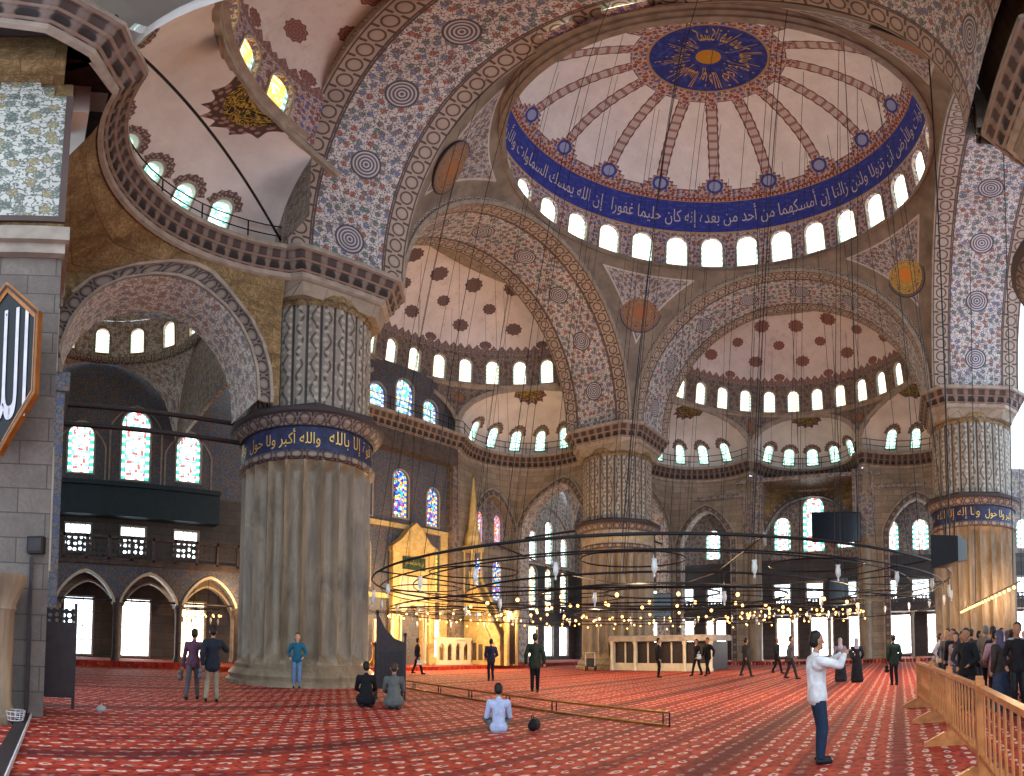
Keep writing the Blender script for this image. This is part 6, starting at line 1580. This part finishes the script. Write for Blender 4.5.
for c, (x, y, j) in zip(allc, spots):
    r_ = 0 if j < 7 else (1 if j < 15 else (2 if j < 22 else 3)); order = [s_ for s_ in spots if (0 if s_[2] < 7 else (1 if s_[2] < 15 else (2 if s_[2] < 22 else 3))) == r_]
    order.sort(key=lambda q: q[0]); k = [q[2] for q in order].index(j); num = ['first', 'second', 'third', 'fourth', 'fifth', 'sixth', 'seventh', 'last'][k]
    c['label'] = 'visitor in %s top %s, %s from the camera' % (words[allc.index(c) % 12], rown[r_], num); c['group'] = 'crowd of visitors behind the wooden barrier'; c['category'] = 'person'
# vacuum-like trolley of cleaning gear by the platform
t = thing('equipment_trolley', 'low cluttered black trolley of equipment left of the marble platform', 'trolley', (8.2, 12.2, 0), .5)
m = MB(); m.box((-.9, -.35, .25), (.9, .35, .32)); m.build('deck', MT['black_metal'], t, smooth=False)
for x, y in ((-.8, -.3), (.8, -.3), (-.8, .3), (.8, .3)): m = MB(); m.tube([(x, y - .04, .12), (x, y + .04, .12)], .12, 12); m.build('wheel', MT['black_metal'], t)
m = MB(); m.tube([(-.9, -.3, .3), (-1.0, -.3, 1.1), (-1.0, .3, 1.1), (-.9, .3, .3)], .025, 6); m.build('handle', MT['silver'], t)
for q in (((-.6, -.28, .32), (-.1, .28, .75)), ((.0, -.25, .32), (.6, .2, .55))): m = MB(); m.box(*q); m.build('case', MT['darkwood'], t, smooth=False)
# ------------------------------------------------------------------ daylight
w = bpy.data.worlds.new('World'); SC.world = w; w.use_nodes = True
bg = w.node_tree.nodes['Background']; bg.inputs[0].default_value = (.70, .85, 1, 1); bg.inputs[1].default_value = WORLD
def area(name, loc, target, sx, sy, power, col):
    L = bpy.data.lights.new(name, 'AREA'); L.shape = 'RECTANGLE'; L.size = sx; L.size_y = sy; L.energy = power; L.color = col
    o = bpy.data.objects.new(name, L); COL.objects.link(o); o.location = loc
    d = Vector(target) - Vector(loc); o.rotation_euler = d.to_track_quat('-Z', 'Y').to_euler(); return o
def pt(name, loc, power, col, r=.15):
    L = bpy.data.lights.new(name, 'POINT'); L.energy = power; L.color = col; L.shadow_soft_size = r
    o = bpy.data.objects.new(name, L); COL.objects.link(o); o.location = loc; return o
for i, a in enumerate(lin(0, 2 * pi, 10)[:-1]): pt('chandelier_light', (DC[0] + 8 * cos(a), DC[1] + 8 * sin(a), 3.3), 260, (1, .72, .42), .1)
for x, y, p in ((0, 18.5, 620), (3, 18.5, 520), (-3, 19.0, 500), (6.0, 17.5, 380)): pt('chandelier_light', (x, y, 3.4), p, (1, .66, .3), .1)
for x, y, p in ((2, -13, 260), (8.3, -11.2, 130), (9, -14, 200), (-13, 20.2, 200)): pt('chandelier_light', (x, y, 3.6), p, (1, .62, .3), .1)
# ------------------------------------------------------------------ camera: one eye-level panorama (equal steps of angle per pixel)
CX, CY, CZ = -23.2, -7.56, 1.5
FH, FV, AZ, PT, RO, X0, Y0 = 550., 610., .4453, .05, -.007, 655., 615.
cam = bpy.data.cameras.new('camera'); co = bpy.data.objects.new('camera', cam); COL.objects.link(co); SC.camera = co
F0 = Vector((cos(AZ), sin(AZ), 0)); R0 = Vector((sin(AZ), -cos(AZ), 0)); U0 = Vector((0, 0, 1))
F2 = F0 * cos(PT) + U0 * sin(PT); U2 = U0 * cos(PT) - F0 * sin(PT)
R3 = R0 * cos(RO) + U2 * sin(RO); U3 = U2 * cos(RO) - R0 * sin(RO)
M = Matrix((R3, U3, -F2)).transposed().to_4x4(); M.translation = (CX, CY, CZ); co.matrix_world = M
cam.type = 'PANO'; cam.clip_end = 300
tgt = cam if hasattr(cam, 'panorama_type') else cam.cycles
tgt.panorama_type = 'EQUIRECTANGULAR'
tgt.longitude_min = (0 - X0) / FH; tgt.longitude_max = (1024 - X0) / FH
tgt.latitude_min = (Y0 - 776) / FV; tgt.latitude_max = Y0 / FV
SC.view_settings.view_transform = 'Standard'; SC.view_settings.look = 'None'; SC.view_settings.gamma = 1
SC.view_settings.use_curve_mapping = False; SC.view_settings.exposure = EXPO
cy = SC.cycles
cy.use_denoising = True; cy.max_bounces = 6; cy.diffuse_bounces = 4; cy.glossy_bounces = 2; cy.transmission_bounces = 4; cy.transparent_max_bounces = 8
cy.sample_clamp_indirect = 4; cy.caustics_reflective = False; cy.caustics_refractive = False
